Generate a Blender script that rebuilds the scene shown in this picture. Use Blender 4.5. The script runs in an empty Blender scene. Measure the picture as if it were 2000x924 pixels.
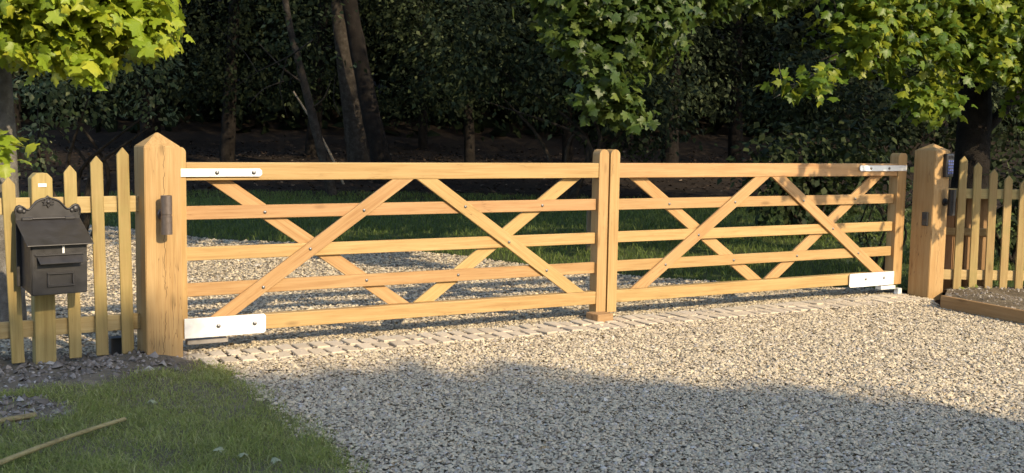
import bpy, bmesh, math, random
import numpy as np
from mathutils import Matrix, Vector

random.seed(7); rng = np.random.default_rng(11)
sc = bpy.context.scene
C = sc.collection
PI = math.pi

# ------------------------------------------------------------------ camera
FPX, YAW, PITCH, ROLL = 2100.0, 0.5158, 0.0950, 0.0169
CAM = np.array([-1.5403, -6.8675, 1.4299])
fw = np.array([math.sin(YAW)*math.cos(PITCH), math.cos(YAW)*math.cos(PITCH), -math.sin(PITCH)])
r0 = np.array([math.cos(YAW), -math.sin(YAW), 0.0]); u0 = np.cross(r0, fw)
rt = r0*math.cos(ROLL)+u0*math.sin(ROLL); up = -r0*math.sin(ROLL)+u0*math.cos(ROLL)
cam = bpy.data.objects.new('camera', bpy.data.cameras.new('camera'))
C.objects.link(cam); sc.camera = cam
cam.data.sensor_width = 36.0; cam.data.lens = 36.0*FPX/2000.0
cam.data.clip_start = 0.05; cam.data.clip_end = 1000.0
cam.matrix_world = Matrix(((rt[0], up[0], -fw[0], CAM[0]), (rt[1], up[1], -fw[1], CAM[1]), (rt[2], up[2], -fw[2], CAM[2]), (0, 0, 0, 1)))

# ------------------------------------------------------------------ light
SUN = np.array([0.21, -1.0, 0.57]); SUN = SUN/np.linalg.norm(SUN)      # towards the sun
elev = math.asin(SUN[2])
world = bpy.data.worlds.new('World'); sc.world = world; world.use_nodes = True
wn = world.node_tree.nodes; wl = world.node_tree.links
bg = wn['Background']; sky = wn.new('ShaderNodeTexSky'); sky.sky_type = 'NISHITA'; sky.sun_disc = False
sky.sun_elevation = elev; sky.sun_rotation = math.atan2(SUN[0], SUN[1])
wl.new(sky.outputs[0], bg.inputs[0]); bg.inputs[1].default_value = 0.15
sl = bpy.data.lights.new('sun', 'SUN'); sl.energy = 2.7; sl.angle = math.radians(0.53); sl.color = (1.0, 0.82, 0.56)
so = bpy.data.objects.new('sun', sl); C.objects.link(so)
so.rotation_euler = Vector(SUN).to_track_quat('Z', 'Y').to_euler()
so.location = (4, -14, 9)
sc.view_settings.view_transform = 'Standard'; sc.view_settings.look = 'None'
sc.view_settings.gamma = 1.0; sc.view_settings.use_curve_mapping = False
sc.view_settings.exposure = 1.3
try:
    sc.cycles.use_denoising = True
    sc.cycles.max_bounces = 8; sc.cycles.diffuse_bounces = 4; sc.cycles.transmission_bounces = 4; sc.cycles.transparent_max_bounces = 4
except Exception: pass

# ------------------------------------------------------------------ helpers
def vd(D, R):                       # metres ahead of / beside the standpoint, on the ground plane
    return np.array([CAM[0]+D*math.sin(YAW)+R*math.cos(YAW), CAM[1]+D*math.cos(YAW)-R*math.sin(YAW)])
def DR(x, y):
    dx, dy = x-CAM[0], y-CAM[1]
    return dx*math.sin(YAW)+dy*math.cos(YAW), dx*math.cos(YAW)-dy*math.sin(YAW)

PM = {}                             # world matrix of every parent
def tag(o, label, cat, group=None):
    o['label'] = label; o['category'] = cat
    if group: o['group'] = group
    return o
def thing(name, label, cat, loc=(0, 0, 0), rz=0.0, group=None):
    o = bpy.data.objects.new(name, None); C.objects.link(o); o.empty_display_size = 0.1
    o.location = loc; o.rotation_euler = (0, 0, rz)
    PM[o] = Matrix.Translation(Vector(loc)) @ Matrix.Rotation(rz, 4, 'Z')
    return tag(o, label, cat, group)
def link(name, me, mat, parent=None, M=None):
    """M is in world space (or None = identity)"""
    o = bpy.data.objects.new(name, me); C.objects.link(o)
    if mat is not None and not me.materials: me.materials.append(mat)
    M = M or Matrix.Identity(4)
    if parent is not None:
        o.parent = parent; o.matrix_basis = PM[parent].inverted() @ M
    else: o.matrix_basis = M
    PM[o] = M
    return o
def frame(origin, xd, yd):
    x = Vector(xd).normalized(); y = Vector(yd); y = (y-x*x.dot(y)).normalized(); z = x.cross(y)
    return Matrix(((x[0], y[0], z[0], origin[0]), (x[1], y[1], z[1], origin[1]), (x[2], y[2], z[2], origin[2]), (0, 0, 0, 1)))
def bm_mesh(bm, name, smooth=False):
    me = bpy.data.meshes.new(name); bm.normal_update(); bm.to_mesh(me); bm.free()
    if smooth: me.polygons.foreach_set('use_smooth', [True]*len(me.polygons))
    return me
def prism_mesh(outline, t, bevel=0.004, name='prism', seg=1):
    bm = bmesh.new(); n = len(outline)
    a = [bm.verts.new((x, y, -t/2)) for x, y in outline]; b = [bm.verts.new((x, y, t/2)) for x, y in outline]
    bm.faces.new(a[::-1]); bm.faces.new(b)
    for i in range(n): bm.faces.new((a[i], a[(i+1) % n], b[(i+1) % n], b[i]))
    bmesh.ops.recalc_face_normals(bm, faces=bm.faces[:])
    if bevel: bmesh.ops.bevel(bm, geom=bm.edges[:], offset=bevel, segments=seg, affect='EDGES', profile=0.6, clamp_overlap=True)
    return bm_mesh(bm, name)
def prism(name, outline, t, origin, xd, yd, mat, parent=None, bevel=0.004, seg=1):
    return link(name, prism_mesh(outline, t, bevel, name, seg), mat, parent, frame(origin, xd, yd))
def rect(L, w, x0=0.0): return [(x0, -w/2), (x0+L, -w/2), (x0+L, w/2), (x0, w/2)]
def box(name, c, s, mat, parent=None, bevel=0.004, rot=None, seg=1):
    M = Matrix.Translation(Vector(c))
    if rot is not None: M = M @ rot
    me = prism_mesh([(-s[0]/2, -s[1]/2), (s[0]/2, -s[1]/2), (s[0]/2, s[1]/2), (-s[0]/2, s[1]/2)], s[2], bevel, name, seg)
    return link(name, me, mat, parent, M)
def lathe_mesh(prof, n=16, name='lathe', smooth=True):
    bm = bmesh.new(); rings = []
    for r, z in prof:
        if r < 1e-5: rings.append([bm.verts.new((0, 0, z))])
        else: rings.append([bm.verts.new((r*math.cos(2*PI*i/n), r*math.sin(2*PI*i/n), z)) for i in range(n)])
    for A, B in zip(rings, rings[1:]):
        for i in range(n):
            j = (i+1) % n
            if len(A) == 1 and len(B) == 1: continue
            if len(A) == 1: bm.faces.new((A[0], B[i], B[j]))
            elif len(B) == 1: bm.faces.new((A[i], A[j], B[0]))
            else: bm.faces.new((A[i], A[j], B[j], B[i]))
    bmesh.ops.recalc_face_normals(bm, faces=bm.faces[:])
    me = bm_mesh(bm, name, smooth)
    if smooth:
        try: me.set_sharp_from_angle(angle=math.radians(40))
        except Exception: pass
    return me
def np_mesh(name, V, F, smooth=False):
    V = np.ascontiguousarray(V, dtype=np.float32); F = np.ascontiguousarray(F, dtype=np.int32); k = F.shape[1]
    me = bpy.data.meshes.new(name)
    me.vertices.add(len(V)); me.vertices.foreach_set('co', V.ravel())
    me.loops.add(F.size); me.loops.foreach_set('vertex_index', F.ravel())
    me.polygons.add(len(F)); me.polygons.foreach_set('loop_start', np.arange(0, F.size, k, dtype=np.int32))
    if smooth: me.polygons.foreach_set('use_smooth', np.ones(len(F), dtype=bool))
    me.update(calc_edges=True); return me
def tube_np(pts, rad, n=8, jit=0.0, seed=0):
    pts = np.array(pts, float); g = np.random.default_rng(seed); V = []; F = []
    T = np.gradient(pts, axis=0); T /= np.linalg.norm(T, axis=1)[:, None]+1e-9
    ref = np.array([0.31, 0.95, 0.05])
    for i, (p, t, r) in enumerate(zip(pts, T, rad)):
        a = np.cross(t, ref); a /= np.linalg.norm(a); b = np.cross(t, a)
        for k in range(n):
            th = 2*PI*k/n; rr = r*(1+jit*g.normal())
            V.append(p+rr*(math.cos(th)*a+math.sin(th)*b))
    for i in range(len(pts)-1):
        for k in range(n):
            F.append((i*n+k, i*n+(k+1) % n, (i+1)*n+(k+1) % n, (i+1)*n+k))
    return np.array(V), np.array(F)
def smooth_path(pts, rad, m=6):
    pts = np.array(pts, float); rad = np.array(rad, float); t = np.arange(len(pts)); tt = np.linspace(0, len(pts)-1, (len(pts)-1)*m+1)
    P = np.stack([np.interp(tt, t, pts[:, i]) for i in range(3)], 1)
    for _ in range(3): P[1:-1] = (P[:-2]+2*P[1:-1]+P[2:])/4
    return P, np.interp(tt, t, rad)
def tubes(name, paths, mat, parent, n=8, jit=0.06, seed=0, kind=None):
    Vs = []; Fs = []; o = 0
    for i, (p, r) in enumerate(paths):
        P, R = smooth_path(p, r); V, F = tube_np(P, R, n, jit, seed+i); Vs.append(V); Fs.append(F+o); o += len(V)
    ob = link(name, np_mesh(name, np.concatenate(Vs), np.concatenate(Fs), True), mat, parent)
    if kind: ob['kind'] = kind
    return ob

# ------------------------------------------------------------------ materials
class NT:
    def __init__(s, name):
        s.m = bpy.data.materials.new(name); s.m.use_nodes = True; s.n = s.m.node_tree.nodes; s.l = s.m.node_tree.links; s.p = s.n['Principled BSDF']
    def new(s, t, **kw):
        x = s.n.new(t)
        for k, v in kw.items(): setattr(x, k, v)
        return x
    def link(s, a, b): s.l.new(a, b)
    def noise(s, vec, scale, detail=4, rough=0.55, dist=0.0):
        x = s.new('ShaderNodeTexNoise'); x.inputs['Scale'].default_value = scale; x.inputs['Detail'].default_value = detail
        x.inputs['Roughness'].default_value = rough; x.inputs['Distortion'].default_value = dist
        if vec is not None: s.link(vec, x.inputs['Vector'])
        return x
    def ramp(s, fac, stops):
        x = s.new('ShaderNodeValToRGB'); e = x.color_ramp.elements
        while len(e) < len(stops): e.new(0.5)
        for q, (p, c) in zip(e, stops): q.position = p; q.color = (*c, 1) if len(c) == 3 else c
        s.link(fac, x.inputs[0]); return x
    def mixc(s, fac, a, b, mode='MIX'):
        x = s.new('ShaderNodeMix', data_type='RGBA', blend_type=mode)
        for sock, v in ((x.inputs[0], fac), (x.inputs[6], a), (x.inputs[7], b)):
            if isinstance(v, bpy.types.NodeSocket): s.link(v, sock)
            elif isinstance(v, (int, float)): sock.default_value = v
            else: sock.default_value = (*v, 1)
        return x.outputs[2]
    def bump(s, h, strength=0.3, dist=0.01):
        x = s.new('ShaderNodeBump'); x.inputs['Strength'].default_value = strength; x.inputs['Distance'].default_value = dist
        s.link(h, x.inputs['Height']); s.link(x.outputs[0], s.p.inputs['Normal']); return x
    def maprange(s, v, a, b, c, d):
        x = s.new('ShaderNodeMapRange'); x.inputs[1].default_value = a; x.inputs[2].default_value = b; x.inputs[3].default_value = c; x.inputs[4].default_value = d
        s.link(v, x.inputs[0]); return x.outputs[0]

def wood(name, light, mid, dark, rough=0.6, var=0.12, knots=True, cracks=0.5, green=None, split=None):
    """grain runs along local X"""
    t = NT(name); tc = t.new('ShaderNodeTexCoord'); oi = t.new('ShaderNodeObjectInfo')
    ad = t.new('ShaderNodeVectorMath', operation='ADD'); mu = t.new('ShaderNodeVectorMath', operation='SCALE')
    cx = t.new('ShaderNodeCombineXYZ')
    for i in range(3): t.link(oi.outputs['Random'], cx.inputs[i])
    t.link(cx.outputs[0], mu.inputs[0]); mu.inputs['Scale'].default_value = 37.0
    t.link(tc.outputs['Object'], ad.inputs[0]); t.link(mu.outputs[0], ad.inputs[1])
    mp = t.new('ShaderNodeMapping'); mp.inputs['Scale'].default_value = (1.3, 22, 22); t.link(ad.outputs[0], mp.inputs[0])
    g1 = t.noise(mp.outputs[0], 1.6, 6, 0.6, 0.6)
    mp2 = t.new('ShaderNodeMapping'); mp2.inputs['Scale'].default_value = (2.2, 120, 120); t.link(ad.outputs[0], mp2.inputs[0])
    g2 = t.noise(mp2.outputs[0], 1.5, 3, 0.6)
    lo = t.noise(ad.outputs[0], 2.3, 3, 0.5)
    c = t.ramp(g1.outputs[0], [(0.28, dark), (0.48, mid), (0.68, light)]).outputs[0]
    c = t.mixc(t.maprange(g2.outputs[0], 0.35, 0.7, 0.0, 0.28), c, mid, 'MULTIPLY')
    c = t.mixc(t.maprange(lo.outputs[0], 0.35, 0.7, 0.0, 0.35), c, light)
    if knots:
        vm = t.new('ShaderNodeMapping'); vm.inputs['Scale'].default_value = (2.1, 6.5, 6.5); t.link(ad.outputs[0], vm.inputs[0])
        vo = t.new('ShaderNodeTexVoronoi'); vo.inputs['Scale'].default_value = 1.0; t.link(vm.outputs[0], vo.inputs['Vector'])
        k = t.maprange(vo.outputs['Distance'], 0.05, 0.14, 0.55, 0.0)
        c = t.mixc(k, c, tuple(q*0.45 for q in dark))
    hs = t.new('ShaderNodeHueSaturation'); t.link(c, hs.inputs['Color'])
    t.link(t.maprange(oi.outputs['Random'], 0, 1, 1-var, 1+var), hs.inputs['Value'])
    rr = t.new('ShaderNodeMath', operation='FRACT'); r2 = t.new('ShaderNodeMath', operation='MULTIPLY'); r2.inputs[1].default_value = 7.31
    t.link(oi.outputs['Random'], r2.inputs[0]); t.link(r2.outputs[0], rr.inputs[0])
    t.link(t.maprange(rr.outputs[0], 0, 1, 0.49, 0.508), hs.inputs['Hue'])
    c = hs.outputs[0]
    if cracks:
        mp3 = t.new('ShaderNodeMapping'); mp3.inputs['Scale'].default_value = (2.6, 34, 34); t.link(ad.outputs[0], mp3.inputs[0])
        w = t.noise(mp3.outputs[0], 1.1, 2, 0.5, 0.3)
        a = t.new('ShaderNodeMath', operation='SUBTRACT'); a.inputs[1].default_value = 0.5; t.link(w.outputs[0], a.inputs[0])
        b = t.new('ShaderNodeMath', operation='ABSOLUTE'); t.link(a.outputs[0], b.inputs[0])
        pm = t.noise(ad.outputs[0], 4.0, 2)
        msk = t.maprange(pm.outputs[0], 0.56, 0.66, 0.0, cracks)
        ck = t.maprange(b.outputs[0], 0.0, 0.014, 1.0, 0.0)
        m2 = t.new('ShaderNodeMath', operation='MULTIPLY'); t.link(msk, m2.inputs[0]); t.link(ck, m2.inputs[1])
        c = t.mixc(m2.outputs[0], c, (0.09, 0.045, 0.018))
    if split is not None:                       # one long drying split that wanders up the heart of the post
        sx = t.new('ShaderNodeSeparateXYZ'); t.link(tc.outputs['Object'], sx.inputs[0])
        m4 = t.new('ShaderNodeMapping'); m4.inputs['Scale'].default_value = (1.6, 0.0, 0.0); t.link(ad.outputs[0], m4.inputs[0])
        wv = t.noise(m4.outputs[0], 2.2, 5, 0.6)
        off = t.maprange(wv.outputs[0], 0.25, 0.75, split-0.035, split+0.035)
        sb_ = t.new('ShaderNodeMath', operation='SUBTRACT'); t.link(sx.outputs[1], sb_.inputs[0]); t.link(off, sb_.inputs[1])
        ab = t.new('ShaderNodeMath', operation='ABSOLUTE'); t.link(sb_.outputs[0], ab.inputs[0])
        ln = t.maprange(ab.outputs[0], 0.0008, 0.0030, 1.0, 0.0)
        pm2 = t.noise(m4.outputs[0], 5.0, 2); mk = t.maprange(pm2.outputs[0], 0.42, 0.52, 0.0, 0.85)
        m5 = t.new('ShaderNodeMath', operation='MULTIPLY'); t.link(ln, m5.inputs[0]); t.link(mk, m5.inputs[1])
        c = t.mixc(m5.outputs[0], c, (0.07, 0.035, 0.014))
    if green:
        gn = t.noise(ad.outputs[0], 6.0, 4)
        c = t.mixc(t.maprange(gn.outputs[0], 0.45, 0.7, 0.0, 0.6), c, green)
    t.link(c, t.p.inputs['Base Color']); t.p.inputs['Roughness'].default_value = rough; t.p.inputs['Specular IOR Level'].default_value = 0.3
    t.bump(g2.outputs[0], 0.25, 0.004)
    return t.m

def metal(name, col, rough, metallic=1.0, scale=30, var=0.25):
    t = NT(name); tc = t.new('ShaderNodeTexCoord'); n = t.noise(tc.outputs['Object'], scale, 4)
    c = t.mixc(t.maprange(n.outputs[0], 0.35, 0.7, 0, 1), tuple(q*(1-var) for q in col), col)
    t.link(c, t.p.inputs['Base Color']); t.p.inputs['Metallic'].default_value = metallic
    t.link(t.maprange(n.outputs[0], 0.3, 0.7, rough*0.8, min(1, rough*1.25)), t.p.inputs['Roughness'])
    t.bump(n.outputs[0], 0.12, 0.002); return t.m

def foliage(name, cols, trans=0.35, rough=0.45, tcol=None, spec=0.35):
    t = NT(name); ge = t.new('ShaderNodeNewGeometry'); oi = t.new('ShaderNodeObjectInfo')
    ad = t.new('ShaderNodeMath', operation='ADD'); fr = t.new('ShaderNodeMath', operation='FRACT')
    t.link(ge.outputs['Random Per Island'], ad.inputs[0]); t.link(oi.outputs['Random'], ad.inputs[1]); t.link(ad.outputs[0], fr.inputs[0])
    n = len(cols); c = t.ramp(fr.outputs[0], [(i/(n-1), q) for i, q in enumerate(cols)])
    tc = t.new('ShaderNodeTexCoord'); nz = t.noise(tc.outputs['Object'], 2.2, 2)
    cc = t.mixc(t.maprange(nz.outputs[0], 0.35, 0.65, 0.0, 0.5), c.outputs[0], cols[0])
    t.link(cc, t.p.inputs['Base Color']); t.p.inputs['Roughness'].default_value = rough; t.p.inputs['Specular IOR Level'].default_value = spec
    tr = t.new('ShaderNodeBsdfTranslucent'); mx = t.new('ShaderNodeMixShader'); mx.inputs[0].default_value = trans
    t.link(t.mixc(0.5, cc, tcol or tuple(min(1, q*1.6) for q in cols[-1])), tr.inputs['Color'])
    t.link(t.p.outputs[0], mx.inputs[1]); t.link(tr.outputs[0], mx.inputs[2])
    t.link(mx.outputs[0], t.n['Material Output'].inputs['Surface']); return t.m

def island(name, stops, rough=0.8, obj=False, bumpscale=None):
    t = NT(name); ge = t.new('ShaderNodeNewGeometry'); oi = t.new('ShaderNodeObjectInfo')
    c = t.ramp(oi.outputs['Random'] if obj else ge.outputs['Random Per Island'], stops).outputs[0]
    tc = t.new('ShaderNodeTexCoord'); nz = t.noise(tc.outputs['Object'], 60 if obj else 90, 3)
    c = t.mixc(t.maprange(nz.outputs[0], 0.3, 0.7, 0, 0.35), c, stops[0][1])
    t.link(c, t.p.inputs['Base Color']); t.p.inputs['Roughness'].default_value = rough; t.p.inputs['Specular IOR Level'].default_value = 0.25
    if bumpscale:
        b = t.noise(tc.outputs['Object'], bumpscale, 4); t.bump(b.outputs[0], 0.5, 0.006)
    return t.m

def soil(name, a, b, c, scale=6.0, rough=0.95, bump=0.6):
    t = NT(name); tc = t.new('ShaderNodeTexCoord'); n1 = t.noise(tc.outputs['Object'], scale, 6, 0.65); n2 = t.noise(tc.outputs['Object'], scale*14, 4, 0.6)
    col = t.ramp(n1.outputs[0], [(0.3, a), (0.5, b), (0.7, c)]).outputs[0]
    col = t.mixc(t.maprange(n2.outputs[0], 0.35, 0.65, 0.0, 0.5), col, a)
    t.link(col, t.p.inputs['Base Color']); t.p.inputs['Roughness'].default_value = rough; t.p.inputs['Specular IOR Level'].default_value = 0.15
    t.bump(n2.outputs[0], bump, 0.02); return t.m

def plain(name, col, rough=0.5, metallic=0.0, emit=None):
    t = NT(name); tc = t.new('ShaderNodeTexCoord'); n = t.noise(tc.outputs['Object'], 25, 3)
    t.link(t.mixc(t.maprange(n.outputs[0], 0.3, 0.7, 0, 0.3), col, tuple(q*0.75 for q in col)), t.p.inputs['Base Color'])
    t.p.inputs['Roughness'].default_value = rough; t.p.inputs['Metallic'].default_value = metallic
    return t.m

M_gate = wood('gate_timber', (0.455, 0.300, 0.130), (0.40, 0.246, 0.098), (0.32, 0.178, 0.062), 0.55, 0.07, True, 0.6)
M_post = wood('post_timber', (0.44, 0.282, 0.128), (0.39, 0.236, 0.100), (0.32, 0.178, 0.066), 0.6, 0.05, True, 0.85, None, 0.004)
M_pick = wood('treated_timber', (0.40, 0.295, 0.12), (0.34, 0.245, 0.095), (0.25, 0.17, 0.06), 0.7, 0.12, True, 0.35, (0.27, 0.215, 0.075))
M_rail = wood('rail_timber', (0.46, 0.36, 0.17), (0.40, 0.30, 0.13), (0.32, 0.23, 0.09), 0.7, 0.08, True, 0.2)
M_edge = wood('edging_timber', (0.36, 0.225, 0.11), (0.30, 0.18, 0.08), (0.22, 0.12, 0.05), 0.7, 0.08, True, 0.5)
M_oldw = wood('weathered_timber', (0.20, 0.165, 0.12), (0.15, 0.12, 0.085), (0.08, 0.06, 0.04), 0.85, 0.1, True, 0.7)
M_galv = metal('galvanised_steel', (0.80, 0.80, 0.78), 0.5, 0.35, 25, 0.12)
M_shadesteel = metal('shaded_steel', (0.30, 0.275, 0.25), 0.55, 0.4, 25, 0.25)  # darker copy of the galvanised steel; shade under the gate painted into it
M_bolt = metal('bolt_steel', (0.24, 0.235, 0.23), 0.4, 0.9, 60, 0.2)
M_iron = metal('cast_iron', (0.058, 0.054, 0.052), 0.45, 0.45, 14, 0.2)
M_lamp = metal('grey_lamp_metal', (0.17, 0.135, 0.115), 0.42, 0.5, 45, 0.15)
M_shadelamp = metal('shaded_lamp_metal', (0.030, 0.027, 0.026), 0.45, 0.4, 45, 0.15)  # the grey lamp metal again, with leaf shade put into its colour
M_black = plain('black_plastic', (0.022, 0.021, 0.022), 0.35)
M_keypad = plain('keypad_grey', (0.035, 0.036, 0.042), 0.5, 0.1)
M_key = plain('key_blue', (0.06, 0.085, 0.26), 0.5)
M_glass = plain('lens_glass', (0.03, 0.03, 0.035), 0.08)
M_white = plain('white_label', (0.78, 0.78, 0.76), 0.5)
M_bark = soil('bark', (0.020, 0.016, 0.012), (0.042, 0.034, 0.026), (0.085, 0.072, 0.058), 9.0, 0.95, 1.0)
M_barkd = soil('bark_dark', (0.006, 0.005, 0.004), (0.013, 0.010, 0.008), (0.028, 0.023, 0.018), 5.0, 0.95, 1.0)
M_barkp = soil('bark_pale', (0.11, 0.10, 0.085), (0.20, 0.18, 0.155), (0.32, 0.295, 0.255), 12.0, 0.9, 0.8)
M_mapL = foliage('maple_yellow_leaf', [(0.13, 0.20, 0.015), (0.22, 0.30, 0.02), (0.32, 0.385, 0.03), (0.43, 0.42, 0.04)], 0.38)
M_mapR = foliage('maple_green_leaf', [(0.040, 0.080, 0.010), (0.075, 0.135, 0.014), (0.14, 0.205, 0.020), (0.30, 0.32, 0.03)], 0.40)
M_mapC = foliage('maple_shaded_leaf', [(0.026, 0.050, 0.009), (0.044, 0.078, 0.013), (0.068, 0.108, 0.018), (0.13, 0.165, 0.03)], 0.35)  # drooping part of the green maple, its half shade mixed into the leaf colour
M_bush = foliage('bush_leaf', [(0.012, 0.020, 0.007), (0.020, 0.033, 0.010), (0.034, 0.050, 0.016), (0.07, 0.085, 0.03)], 0.2, 0.6, spec=0.15)
M_can = foliage('canopy_leaf', [(0.025, 0.055, 0.009), (0.045, 0.085, 0.012), (0.07, 0.12, 0.018)], 0.25)
M_wood1 = foliage('woodland_leaf', [(0.008, 0.012, 0.005), (0.011, 0.017, 0.006), (0.015, 0.023, 0.008), (0.022, 0.032, 0.011), (0.085, 0.10, 0.045)], 0.12, 0.7, spec=0.1)  # bright last stop paints a few lit leaves among near-black ones
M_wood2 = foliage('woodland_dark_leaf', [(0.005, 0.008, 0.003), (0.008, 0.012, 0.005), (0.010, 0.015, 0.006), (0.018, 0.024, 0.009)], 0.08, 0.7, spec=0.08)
M_shrub = foliage('shrub_leaf', [(0.030, 0.050, 0.015), (0.055, 0.080, 0.024), (0.10, 0.125, 0.05), (0.28, 0.29, 0.15)], 0.2, 0.6, spec=0.15)
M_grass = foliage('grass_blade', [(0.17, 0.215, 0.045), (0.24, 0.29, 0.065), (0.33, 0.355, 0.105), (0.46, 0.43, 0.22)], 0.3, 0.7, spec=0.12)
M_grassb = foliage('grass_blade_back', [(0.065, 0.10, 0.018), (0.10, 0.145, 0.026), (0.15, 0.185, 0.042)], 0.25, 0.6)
M_litter = island('fallen_leaves', [(0.0, (0.014, 0.009, 0.006)), (0.6, (0.028, 0.018, 0.011)), (0.94, (0.055, 0.036, 0.022)), (1.0, (0.26, 0.20, 0.14))], 0.9)
M_gravel = island('gravel_stone', [(0.0, (0.20, 0.165, 0.125)), (0.15, (0.45, 0.37, 0.255)), (0.3, (0.57, 0.475, 0.32)), (0.55, (0.64, 0.545, 0.375)), (0.8, (0.63, 0.515, 0.34)), (0.92, (0.45, 0.375, 0.30)), (1.0, (0.66, 0.61, 0.52))], 0.75)
M_clod = island('soil_stone', [(0.0, (0.12, 0.10, 0.08)), (0.5, (0.22, 0.185, 0.15)), (0.85, (0.32, 0.28, 0.24)), (1.0, (0.50, 0.46, 0.40))], 0.9)
M_sett = island('sett_stone', [(0.0, (0.42, 0.355, 0.26)), (0.4, (0.52, 0.44, 0.32)), (0.7, (0.47, 0.40, 0.305)), (1.0, (0.57, 0.49, 0.365))], 0.85, True, 45)
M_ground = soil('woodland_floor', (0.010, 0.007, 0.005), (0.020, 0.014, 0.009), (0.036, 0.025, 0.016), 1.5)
M_drive = soil('drive_bed', (0.20, 0.165, 0.12), (0.32, 0.27, 0.20), (0.44, 0.38, 0.28), 9.0)
M_mort = soil('mortar', (0.035, 0.028, 0.02), (0.06, 0.048, 0.035), (0.10, 0.08, 0.06), 12.0)
M_verge = soil('verge_soil', (0.10, 0.085, 0.060), (0.18, 0.15, 0.105), (0.27, 0.225, 0.165), 4.0)
M_lawn = soil('lawn_soil', (0.034, 0.046, 0.014), (0.052, 0.068, 0.020), (0.080, 0.090, 0.030), 2.5)
M_bed = soil('bed_soil', (0.09, 0.07, 0.045), (0.16, 0.125, 0.08), (0.24, 0.20, 0.13), 7.0)
M_stick = wood('cane', (0.36, 0.30, 0.14), (0.28, 0.225, 0.10), (0.17, 0.13, 0.06), 0.7, 0.05, False, 0.0)

# ------------------------------------------------------------------ the setting
def smoothstep(a, b, x): t = np.clip((x-a)/(b-a), 0, 1); return t*t*(3-2*t)
def ground_z(x, y):
    D, R = DR(np.asarray(x, float), np.asarray(y, float))
    return -0.03+0.75*smoothstep(21, 34, D)+2.0*smoothstep(34, 46, D)+26*smoothstep(46, 78, D)
def sheet(name, xs, ys, zf, mat, kind='structure', parent=None):
    X, Y = np.meshgrid(xs, ys); Z = zf(X, Y); V = np.stack([X, Y, Z], -1).reshape(-1, 3); nx = len(xs)
    i = np.arange(len(ys)-1)[:, None]*nx+np.arange(nx-1)[None, :]
    F = np.stack([i, i+1, i+1+nx, i+nx], -1).reshape(-1, 4)
    o = link(name, np_mesh(name, V, F, True), mat, parent)
    if kind: o['kind'] = kind
    return o
ax = np.concatenate([-np.geomspace(400, 31, 14), np.linspace(-30, 60, 91), np.geomspace(61, 450, 14)])
sheet('ground', ax, ax, ground_z, M_ground)

def poly_sheet(name, pts, z, mat, kind='structure', parent=None):
    bm = bmesh.new(); f = bm.faces.new([bm.verts.new((x, y, z)) for x, y in pts]); bmesh.ops.triangulate(bm, faces=[f])
    bmesh.ops.recalc_face_normals(bm, faces=bm.faces[:])
    if bm.faces[0].normal.z < 0: bmesh.ops.reverse_faces(bm, faces=bm.faces[:])
    o = link(name, bm_mesh(bm, name), mat, parent)
    if kind: o['kind'] = kind
    return o
DRIVE = [(-0.2, 0.1), (0.16, -0.35), (0.17, -1.5), (0.2, -2.15), (0.12, -2.75), (-0.2, -4.0), (-0.8, -6.0), (-1.2, -8.6), (8.5, -8.6), (7.2, -4.0), (6.3, -1.75), (6.2, -0.72), (6.6, -0.3),
         (6.75, 0.3), (5.9, 0.9), (5.0, 2.0), (4.45, 3.3), (4.1, 4.4), (3.4, 6.0), (1.95, 7.2), (1.2, 9.2), (0.4, 10.8), (-3, 12.2), (-9, 12.5), (-9, 0.35), (-1.0, 0.25)]
poly_sheet('driveway', DRIVE, -0.012, M_drive)
def in_poly(x, y, P):
    c = np.zeros(len(x), bool); n = len(P)
    for i in range(n):
        (x1, y1), (x2, y2) = P[i], P[(i+1) % n]
        if y1 == y2: continue
        m = ((y1 > y) != (y2 > y)) & (x < (x2-x1)*(y-y1)/(y2-y1)+x1); c ^= m
    return c

def octa_stones(x, y, z0, size, g, flat=0.6):
    n = len(x); base = np.array([(1, 0, 0), (0, 1, 0), (-1, 0, 0), (0, -1, 0), (0, 0, 1.25), (0, 0, -1)], float)
    v = base[None]*(0.75+0.5*g.random((n, 6, 1)))+g.normal(0, 0.16, (n, 6, 3))
    s = size[:, None]*np.stack([0.75+0.6*g.random(n), 0.7+0.4*g.random(n), flat*(0.7+0.6*g.random(n))], 1); v = v*s[:, None, :]
    a = g.normal(0, 0.45, n); ca, sa = np.cos(a)[:, None], np.sin(a)[:, None]
    vy = v[..., 1]*ca-v[..., 2]*sa; vz = v[..., 1]*sa+v[..., 2]*ca; v[..., 1] = vy; v[..., 2] = vz
    th = g.random(n)*2*PI; ct, st = np.cos(th)[:, None], np.sin(th)[:, None]
    vx = v[..., 0]*ct-v[..., 1]*st; vy = v[..., 0]*st+v[..., 1]*ct
    V = np.stack([vx+x[:, None], vy+y[:, None], v[..., 2]+z0[:, None]], -1).reshape(-1, 3)
    # only the upper half: the underside is bedded in the gravel
    f = np.array([(0, 1, 4), (1, 2, 4), (2, 3, 4), (3, 0, 4)])
    V = V.reshape(n, 6, 3)[:, :5].reshape(-1, 3)
    F = (f[None]+np.arange(n)[:, None, None]*5).reshape(-1, 3); return V, F

g = np.random.default_rng(3)
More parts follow.
